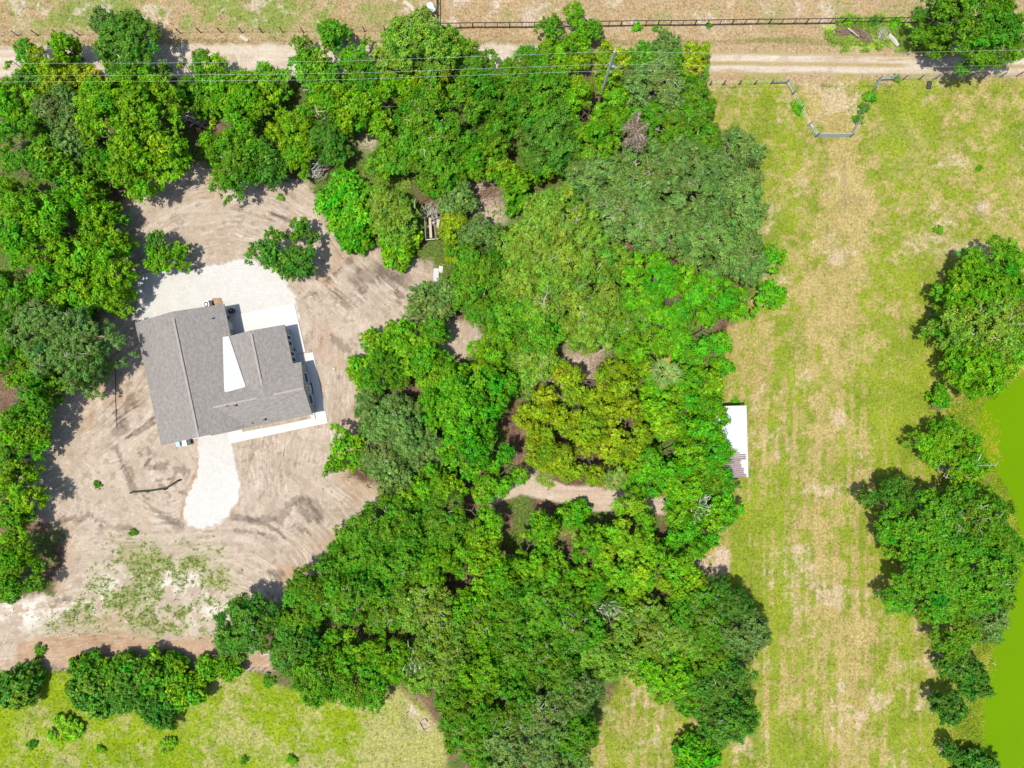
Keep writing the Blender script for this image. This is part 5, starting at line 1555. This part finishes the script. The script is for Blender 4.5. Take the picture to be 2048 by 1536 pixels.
def brush(px, py, wx, wy, n_, mname, lab, name='brush_pile', cat='brush pile', ang=0.3, hmax=0.6, thick=0.03):
    r = np.random.RandomState(int(px + py))
    ox_, oy_, oz_ = up(px, py)
    mb = MB()
    if name == 'dead_tree': mb.tube([(0, 0, -0.3), (0.1, 0.1, hmax * 0.4)], [0.18, 0.08], 6)
    for _ in range(n_):
        cx, cy = r.normal(0, wx * 0.42), r.normal(0, wy * 0.42)
        t = ang + r.normal(0, 0.55); L = r.uniform(0.5, 1.6)
        z = abs(r.normal(0, hmax * 0.4)) + 0.05
        d = np.array([math.cos(t), math.sin(t), r.normal(0, .12)]) * L / 2
        c = np.array([cx * math.cos(ang) - cy * math.sin(ang), cx * math.sin(ang) + cy * math.cos(ang), z])
        w = thick * r.uniform(0.4, 1.3)
        s0 = np.array([0.1, 0.1, hmax * 0.4 * r.uniform(0.3, 0.95)]) if name == 'dead_tree' else c - d
        mb.tube([s0, c + r.normal(0, 0.08, 3), c + d], [w, w * 0.8, w * 0.4], 4)
    o = mb.build(name, M[mname], None, (ox_, oy_, oz_))
    return tag(o, lab, cat)
brush(1683, 66, 1.0, 0.6, 120, 'dead', 'reddish brown brush pile on the green bank, left part', ang=-0.2)
brush(1722, 72, 1.5, 0.6, 190, 'dead', 'reddish brown brush pile on the green bank, right part with a pale trunk', ang=-0.55)
stick([(1692, 60), (1703, 68), (1714, 78)], [0.09, 0.08, 0.04], 'palewood', 'log', 'pale bare trunk lying across the brown brush pile', 'log', 0.5)
brush(1762, 70, 0.6, 0.7, 60, 'pale_bark', 'small grey brush heap right of the brown brush pile', ang=1.2)
stick([(1776, 71), (1788, 82), (1795, 93)], [0.3, 0.28, 0.2], 'pale_bark', 'log', 'thick grey log on the green bank near the corner oak', 'log', 0.2)
brush(395, 243, 2.2, 0.8, 60, 'pale_bark', 'grey fallen branches in the dark gap right of the huge lime oak', 'fallen_branch', 'branches', -0.3, 2.5, 0.07)
brush(640, 343, 1.3, 1.3, 90, 'pale_bark', 'pale grey leafless bush at the clearing edge', 'dead_bush', 'bush', 0.8, 3.2, 0.04)
brush(668, 245, 1.0, 0.9, 120, 'palewood', 'tan dead bush over the brown gap in the upper wood', 'dead_bush', 'bush', 0.8, 4.5, 0.05)
brush(865, 425, 0.8, 1.6, 60, 'pale_bark', 'pale dead branches above the wooden ruin', 'dead_bush', 'branches', 1.4, 3.0, 0.05)
brush(975, 385, 1.6, 1.0, 120, 'dead', 'brown brush heap in the clearing above the olive oaks', ang=0.1)
brush(1380, 1000, 2.0, 1.6, 90, 'pale_bark', 'grey leafless crown below the shed', 'dead_tree', 'tree', 1.1, 7.5, 0.06)
brush(1200, 1190, 2.6, 1.2, 90, 'pale_bark', 'bare pale branches of a dead tree in the lower wood', 'dead_tree', 'tree', -0.3, 9, 0.06)
brush(845, 1290, 2.2, 2.2, 90, 'pale_bark', 'fan of bare pale branches among the olive oaks', 'dead_tree', 'tree', 0.9, 9, 0.05)
brush(1880, 930, 1.6, 1.2, 60, 'pale_bark', 'grey dead limbs at the left of the pondside group', 'dead_tree', 'branches', 0.8, 6.5, 0.07)
brush(1873, 812, 0.7, 0.6, 50, 'dead', 'small brown heap below the round emerald bush', ang=0.2)
brush(1890, 1496, 0.7, 0.6, 70, 'pale_bark', 'grey dead tuft on the bank near the bottom edge', 'dead_bush', 'bush', 0.8, 1.0, 0.03)

# ruins and timber in the wood
def planks(px, py, rz, parts_, lab, name, cat, z=0.0):
    x, y, q = up(px, py, z)
    t = empty(name, (x, y, q), rz, label=lab, cat=cat)
    for pn_, a, b2, w, h_, m_ in parts_:
        MB().beam(a, b2, w, h_).build(pn_, M[m_], t)
    return t
planks(866, 458, 0.05, [('board', (-0.85, -1.4, 1.0), (-0.85, 1.5, 1.0), 0.14, 0.1, 'oldwood'), ('board', (0.35, -1.5, 1.05), (0.3, 1.5, 1.05), 0.12, 0.1, 'oldwood'), ('board', (-0.9, -1.5, 0.9), (0.7, -1.45, 0.9), 0.12, 0.12, 'palewood'),
                        ('board', (-0.2, -1.3, 1.0), (-0.25, 1.3, 0.6), 0.3, 0.05, 'palewood'), ('board', (0.0, 0.6, 0.5), (1.1, 1.2, 0.4), 0.3, 0.05, 'palewood'), ('board', (0.5, -0.8, 0.3), (0.9, 0.2, 0.3), 0.5, 0.05, 'brick'),
                        ('board', (-0.6, 1.5, 1.1), (0.5, 1.6, 1.1), 0.14, 0.12, 'oldwood'), ('board', (0.6, 0.0, 0.5), (0.8, 1.0, 0.5), 0.35, 0.05, 'palewood'), ('board', (-0.7, 0.2, 0.3), (0.1, 0.5, 0.3), 0.3, 0.05, 'brick'),
                        ('post', (-0.85, -1.4, 0), (-0.85, -1.4, 0.94), 0.12, 0.12, 'oldwood'), ('post', (0.35, 1.5, 0), (0.35, 1.5, 0.98), 0.12, 0.12, 'oldwood')], 'collapsed timber frame with pale boards half under a yellow tree', 'timber_ruin', 'ruin')
planks(873, 547, 0.0, [('slab', (-0.05, -1.0, 0.15), (0.0, 0.6, 0.18), 0.65, 0.1, 'membrane'), ('slab', (0.0, -1.7, 0.1), (-0.1, -1.05, 0.12), 0.5, 0.08, 'membrane'), ('slab', (0.5, 0.1, 0.1), (0.6, 0.9, 0.2), 0.5, 0.06, 'stone')], 'white broken slab lying at the wood edge right of the damp soil', 'broken_slab', 'slab')
planks(912, 570, 0.6, [('slab', (-0.5, -0.4, 0.5), (0.3, 0.5, 0.6), 0.5, 0.06, 'membrane'), ('slab', (0.3, -0.8, 0.4), (0.8, -0.2, 0.5), 0.4, 0.06, 'membrane')], 'white scraps showing between branches right of the broken slab', 'broken_slab', 'slab', 1.0)
planks(1210, 456, 0.0, [('board', (-0.55, 0.4, 0.25), (-0.5, -1.0, 0.25), 0.12, 0.1, 'palewood'), ('board', (-0.9, 0.5, 0.3), (0.5, 0.5, 0.3), 0.12, 0.1, 'palewood'), ('board', (0.35, 0.2, 0.2), (0.4, -0.9, 0.25), 0.1, 0.1, 'palewood'), ('slab', (-0.1, -0.4, 0.08), (0.9, -0.2, 0.08), 0.9, 0.1, 'brick')],
       'brick-coloured rubble floor with pale boards in the wood', 'rubble_floor', 'ruin')
planks(849, 1448, math.radians(30), [('board', (-0.4, -0.62, 0.12), (-0.4, 0.6, 0.12), 0.05, 0.2, 'palewood'), ('board', (-0.37, 0.6, 0.12), (0.5, 0.62, 0.12), 0.05, 0.2, 'palewood'), ('board', (-0.37, -0.62, 0.1), (0.62, -0.6, 0.1), 0.05, 0.16, 'palewood'), ('board', (0.5, 0.1, 0.1), (0.5, 0.57, 0.1), 0.05, 0.14, 'oldwood')],
       'small pale rectangular wooden frame on the grass at the bottom', 'timber_border', 'frame')
planks(530, 1310, math.radians(4), [('board', (-0.5, 0.1, 0.15), (0.55, 0.16, 0.15), 0.16, 0.06, 'palewood'), ('board', (0.2, 0.45, 0.1), (1.0, 0.5, 0.1), 0.14, 0.05, 'palewood')], 'two pale boards at the foot of the dark oak by the orange earth', 'board_stack', 'boards')
planks(612, 176, 0.0, [('board', (-0.5, 0.1, 0.4), (0.5, 0.12, 0.4), 0.1, 0.06, 'palewood'), ('board', (-0.3, -0.4, 0.3), (0.4, -0.35, 0.3), 0.08, 0.06, 'palewood')], 'pale boards in the brown gap below the wires', 'board_stack', 'boards')
planks(36, 1335, math.radians(-50), [('board', (-0.35, 0, 0.08), (0.35, 0, 0.08), 0.09, 0.06, 'palewood')], 'short pale board at the left end of the hedge line', 'loose_board', 'board')

# low fence line along the hedge
ox, oy, oz = up(300, 1337)
hf_ = empty('wire_fence', (ox, oy, oz), 0, label='low wire fence on dark stakes between orange earth and meadow', cat='fence')
hq = [48, 74, 100, 126, 150, 480, 505, 530]
for q in hq:
    x, y, z = rel(q, 1339 - (q - 50) * 0.005, 0)
    MB().tube([(x, y, z - .2), (x, y, z + 1.1)], 0.045, 5).build('post', M['oldwood'], hf_)
for hh in (0.5, 1.0):
    MB().tube([rel(q, 1339 - (q - 50) * 0.005, hh) for q in hq], 0.008, 3).build('wire', M['darksteel'], hf_)

# ------------------------------------------------------------------ palms and the dead brown tree
def palm(px, py, rad, h_, col1, col2, lab, nf=22):
    r = np.random.RandomState(int(px))
    x, y = P(px, py, h_)
    t = empty('palm', (x, y, gz(1024 + x / PX, 768 - y / PX)), 0, label=lab, cat='palm')
    MB().tube([(0, 0, -0.2), (0, 0, h_)], [0.2, 0.16], 8).build('trunk', M['bark'], t)
    for i in range(nf):
        a = i * 2.399 + r.uniform(-.2, .2)
        dead = r.rand() < 0.45
        ln = rad * r.uniform(0.2, 0.7); el = r.uniform(-0.7, 0.2) if dead else r.uniform(0.0, 1.1)
        d = np.array([math.cos(a) * math.cos(el), math.sin(a) * math.cos(el), math.sin(el)])
        c = np.array([0, 0, h_]) + d * ln
        vs, fs = [], []
        sd = np.array([-math.sin(a), math.cos(a), 0]); upv = np.cross(d, sd)
        # leaf stalk, then a fan of narrow blades
        vs += [(0.02 * sd + [0, 0, h_]), (-0.02 * sd + [0, 0, h_]), c - 0.02 * sd, c + 0.02 * sd]; fs.append((0, 1, 2, 3))
        for q in np.linspace(-1.0, 1.0, 9):
            dd = d * math.cos(q) + sd * math.sin(q)
            L = rad * 0.5 * (0.75 + 0.25 * math.cos(q)) * r.uniform(0.6, 1.25)
            w = np.cross(dd, upv) * 0.06 * rad / 1.6
            b0 = len(vs)
            vs += [c + w * 0.3, c - w * 0.3, c + dd * L * 0.55 - w + upv * 0.03, c + dd * L - upv * L * 0.25, c + dd * L * 0.55 + w + upv * 0.03]
            fs.append((b0, b0 + 1, b0 + 2, b0 + 3, b0 + 4))
        me = bpy.data.meshes.new('frond'); me.from_pydata([tuple(v) for v in vs], [], fs)
        at = me.attributes.new('Leaf', 'FLOAT_COLOR', 'POINT')
        at.data.foreach_set('color', np.tile(np.array([r.uniform(.85, 1.15), 0.5, 1, 1], np.float32), len(vs)))
        me.materials.append(M['leaf']); me.update()
        o = link('frond', me, t); o.color = (col2 if dead else col1) + (1,)
        if dead: tag(o, 'dry yellow frond')
    return t
palm(1330, 748, 2.0, 8.2, (0.20, 0.32, 0.08), (0.50, 0.38, 0.09), 'fan palm with yellowing fronds above the round lime dome', 26)
palm(1228, 958, 1.7, 6.0, (0.19, 0.32, 0.05), (0.36, 0.30, 0.10), 'small green fan palm by the sandy track under yellow trees', 20)
palm(905, 1000, 1.3, 5.0, (0.07, 0.16, 0.02), (0.15, 0.14, 0.04), 'small dark palm at the left end of the sandy track', 14)

# dead tree hung with brown foliage
x, y = P(1272, 262, 8.0)
dt = empty('dead_tree', (x, y, 0), 0, label='dead brown tree with drooping dry foliage in the upper wood', cat='tree')
r = np.random.RandomState(21)
tb = MB().tube([(0, 0, -0.3), (0.1, 0, 4), (0, 0.1, 8.2)], [0.25, 0.2, 0.08], 7)
cps = []
for i in range(26):
    a = r.uniform(0, 6.28); L = r.uniform(0.6, 2.0); z = r.uniform(6.2, 8.8)
    e = np.array([math.cos(a) * L * 0.75, math.sin(a) * L * 1.1, z + 0.3])
    tb.tube([(0, 0, z - 1.0), e * 0.5 + np.array([0, 0, z * 0.5]), e], [0.06, 0.05, 0.02], 4); cps.append(e)
tb.build('trunk', M['pale_bark'], dt)
cps = np.array(cps); nl = 5200
ci = r.randint(0, len(cps), nl)
pos = cps[ci] * r.uniform(0.35, 1.1, (nl, 1)) ** np.array([1, 1, 0.05]) + r.normal(0, 0.22, (nl, 3)); pos[:, 2] -= np.abs(r.normal(0, 0.5, nl))
ax = np.stack([r.normal(0, .45, nl), r.normal(0, .45, nl), -np.ones(nl)], 1); ax /= np.linalg.norm(ax, axis=1, keepdims=True)
bx = np.cross(ax, r.normal(size=(nl, 3))); bx /= np.linalg.norm(bx, axis=1, keepdims=True)
ln = r.uniform(.12, .3, (nl, 1)); wd = r.uniform(.03, .06, (nl, 1))
V = np.stack([pos - ax * ln, pos - bx * wd, pos + ax * ln, pos + bx * wd], 1).reshape(-1, 3)
cl_ = np.repeat(np.stack([r.uniform(.6, 1.4, nl), 0.5 + r.normal(0, .01, nl), r.uniform(.6, 1, nl)], 1), 4, 0)
o = link('crown', np_mesh('dry_foliage', V, np.arange(4 * nl).reshape(nl, 4), M['leaf'], ('Leaf', cl_.astype(np.float32))), dt)
o.color = (0.33, 0.23, 0.155, 1)

# ------------------------------------------------------------------ small uncountable stuff
r = np.random.RandomState(77)
def sample_px(n_, box):
    x = r.uniform(box[0], box[1], n_); y = r.uniform(box[2], box[3], n_)
    i = np.clip(np.round((y - gy[0]) / STEP).astype(int), 0, NY - 1); j = np.clip(np.round((x - gx[0]) / STEP).astype(int), 0, NX - 1)
    return x, y, i, j


def blades(name, x, y, i, j, h0, h1, w, lean, colf, label, cat, nb=3, m_='weed'):
    n_ = len(x)
    bx_, by_, bz_ = (x - 1024) * PX, (768 - y) * PX, GZ[i, j] - 0.02
    base = np.repeat(np.stack([bx_, by_, bz_], 1), nb, 0)
    N_ = n_ * nb
    a = r.uniform(0, 6.28, N_); ln = r.uniform(h0, h1, N_); le = r.uniform(*lean, N_)
    d = np.stack([np.cos(a) * np.sin(le), np.sin(a) * np.sin(le), np.cos(le)], 1)
    s_ = np.stack([-np.sin(a), np.cos(a), np.zeros(N_)], 1)
    b0 = base + d * 0.02 + r.normal(0, 0.05, (N_, 3)) * [1, 1, 0]
    V = np.stack([b0 - s_ * w / 2, b0 + s_ * w / 2, b0 + d * ln[:, None]], 1).reshape(-1, 3)
    col = np.repeat(colf(np.repeat(i, nb), np.repeat(j, nb), N_), 3, 0).astype(np.float32)
    me = np_mesh(name, V, np.arange(3 * N_).reshape(N_, 3), M[m_], ('Leaf' if m_ in ('weed', 'leaf') else 'Col', col))
    return tag(link(name, me), label, cat, kind='stuff')


def leafcol(lo, hi):
    return lambda i, j, n_: np.stack([r.uniform(lo, hi, n_), 0.5 + r.normal(0, .02, n_), r.uniform(.75, 1.05, n_)], 1)


M['tuft'] = ground_mat('grass_blades', 0.15, (8.0,), 0.0, 0.9)
def tuftcol(i, j, n_):
    c = COL[i, j] * r.uniform(0.7, 1.35, (n_, 1)); c[:, 1] *= r.uniform(0.95, 1.1, n_)
    return np.clip(c, 0, 0.8)
x, y, i, j = sample_px(90000, (-130, 2180, -130, 1670))
k = np.isin(REG[i, j], (1, 3, 4)) & (GZ[i, j] > -0.4)
blades('grass_tufts', x[k], y[k], i[k], j[k], 0.12, 0.34, 0.09, (0.5, 1.35), tuftcol, 'short grass tufts over pasture, meadow and verge', 'grass', 3, 'tuft')
# weeds in the yard's lower part and green undergrowth in the wood's gaps
x, y, i, j = sample_px(30000, (90, 460, 1060, 1280))
k = r.rand(len(x)) < WEED[i, j] * 0.22 * (REG[i, j] == 5)
blades('yard_weeds', x[k], y[k], i[k], j[k], 0.12, 0.42, 0.09, (0.3, 1.3), leafcol(0.7, 1.5), 'green weeds spreading over pale sand at the lower left', 'weeds', 4)
x, y, i, j = sample_px(26000, (-60, 1700, 90, 1536))
k = (REG[i, j] == 0) & (N7[i, j] > 0.55)
blades('undergrowth', x[k], y[k], i[k], j[k], 0.2, 0.6, 0.16, (0.5, 1.4), leafcol(0.5, 1.2), 'green undergrowth on the woodland floor between trees', 'undergrowth', 4)
for bx0, by0, rr0, nn in ((775, 362, 42, 2600), (1150, 1042, 34, 1800), (1160, 372, 34, 1500), (1060, 415, 26, 1000), (1270, 925, 26, 700), (1095, 950, 26, 900)):
    pass
xs, ys = [], []
for bx0, by0, rr0, nn in ((775, 362, 42, 2600), (1150, 1042, 34, 1800), (1160, 372, 34, 1500), (1060, 415, 26, 1000), (1270, 925, 26, 700), (1095, 950, 26, 900), (1812, 74, 28, 3600), (1835, 95, 16, 1800), (1745, 56, 26, 1500), (1680, 84, 24, 1400), (1700, 48, 22, 900), (1775, 56, 24, 1600), (1735, 88, 18, 900)):
    a = r.uniform(0, 6.28, nn); q = np.sqrt(r.rand(nn)) * rr0 * (1 + 0.25 * np.sin(3 * a + bx0) + 0.2 * np.sin(5 * a + by0)) * r.uniform(0.8, 1.15, nn)
    xs.append(bx0 + np.cos(a) * q * 1.1); ys.append(by0 + np.sin(a) * q * 0.9)
x, y = np.concatenate(xs), np.concatenate(ys)
k = (fbm(x, y, 16, 60, 3) > 0.40) & (np.hypot((x - 1685) / 22, (y - 64) / 12) > r.uniform(.6, 1.2, len(x))) & (np.hypot((x - 1724) / 32, (y - 73) / 11) > r.uniform(.6, 1.2, len(x))) & ((y < 103) | (y > 180))
x, y = x[k], y[k]
i = np.round((y - gy[0]) / STEP).astype(int); j = np.round((x - gx[0]) / STEP).astype(int)
blades('ground_vines', x, y, i, j, 0.2, 0.55, 0.14, (0.3, 1.4), leafcol(1.1, 2.0), 'light green vines and weeds filling the small glades', 'vines', 4)
# bank weeds by the pond
x, y, i, j = sample_px(40000, (1850, 2048, 740, 1536))
k = (r.rand(len(x)) < bank[i, j] * 0.9)
blades('bank_weeds', x[k], y[k], i[k], j[k], 0.2, 0.6, 0.07, (0.5, 1.4), tuftcol, 'yellow green weeds along the pond bank', 'weeds', 3, 'tuft')
# yellow floating plants on the water
n_ = 1500
cx = np.concatenate([r.normal(1975, 14, 500), r.normal(1960, 9, 150), r.normal(1978, 8, 250), r.normal(1990, 6, 300)]); cy = np.concatenate([r.normal(885, 32, 500), r.normal(840, 20, 150), r.normal(1310, 26, 250), r.normal(905, 20, 300)])
kk = fbm(cx, cy, 9, 31, 2) > 0.42
cx, cy = cx[kk], cy[kk]; n_ = len(cx)
wx, wy = (cx - 1024) * (H + .5) / F, (768 - cy) * (H + .5) / F
a = r.uniform(0, 6.28, n_); s_ = r.uniform(.05, .14, n_)
c3 = np.stack([wx, wy, np.full(n_, -0.53) + r.uniform(0, 0.06, n_)], 1)
e1 = np.stack([np.cos(a), np.sin(a), np.full(n_, .1)], 1) * s_[:, None]; e2 = np.stack([-np.sin(a), np.cos(a), np.full(n_, .1)], 1) * s_[:, None] * .6
V = np.stack([c3 - e1, c3 - e2, c3 + e1, c3 + e2], 1).reshape(-1, 3)
col = np.repeat(np.stack([r.uniform(.15, .22, n_), r.uniform(.155, .2, n_), np.full(n_, .01)], 1), 4, 0)
tag(link('floating_weed', np_mesh('floating_weed', V, np.arange(4 * n_).reshape(n_, 4), M['tuft'], ('Col', col.astype(np.float32)))), 'yellow water weed floating off the pond bank', 'water weed', kind='stuff')
# stones, wood chips and clods scattered over the yard
x, y, i, j = sample_px(9000, (-60, 900, 330, 1345))
dens = np.where(REG[i, j] == 5, 0.25 + 0.75 * (wh[i, j] > 0.3) + 0.5 * (y > 1150), 0)
k = r.rand(len(x)) < dens * 0.6
x, y, i, j = x[k], y[k], i[k], j[k]; n_ = len(x)
s_ = r.uniform(0.03, 0.11, n_) * np.where(r.rand(n_) < 0.06, 1.8, 1)
base = np.array([(-1, -.7, 0), (1, -.6, 0), (.8, .8, 0), (-.9, .7, 0), (.05, .1, .8)]) 
a = r.uniform(0, 6.28, n_)
R2 = np.stack([np.stack([np.cos(a), -np.sin(a)], 1), np.stack([np.sin(a), np.cos(a)], 1)], 1)
bb = np.repeat(base[None], n_, 0) * s_[:, None, None] * (1 + r.uniform(-.3, .3, (n_, 5, 1)))
xy = np.einsum('nij,nkj->nki', R2, bb[:, :, :2] * np.array([1, 0.7]))
V = np.concatenate([xy + np.stack([(x - 1024) * PX, (768 - y) * PX], 1)[:, None], bb[:, :, 2:] + (GZ[i, j] - 0.01)[:, None, None]], 2).reshape(-1, 3)
fc = np.array([(0, 1, 4), (1, 2, 4), (2, 3, 4), (3, 0, 4)])
Fc = (fc[None] + 5 * np.arange(n_)[:, None, None]).reshape(-1, 3)
t = r.rand(n_)
cc = np.where((t < 0.5)[:, None], np.array([0.34, 0.31, 0.265]), np.where((t < 0.75)[:, None], np.array([0.16, 0.105, 0.07]), np.array([0.07, 0.055, 0.045])))
tag(link('scattered_stones', np_mesh('scattered_stones', V, Fc, M['tuft'], ('Col', np.repeat(cc, 5, 0).astype(np.float32)))), 'pale stones, chips and clods scattered over the sandy yard', 'stones', kind='stuff')
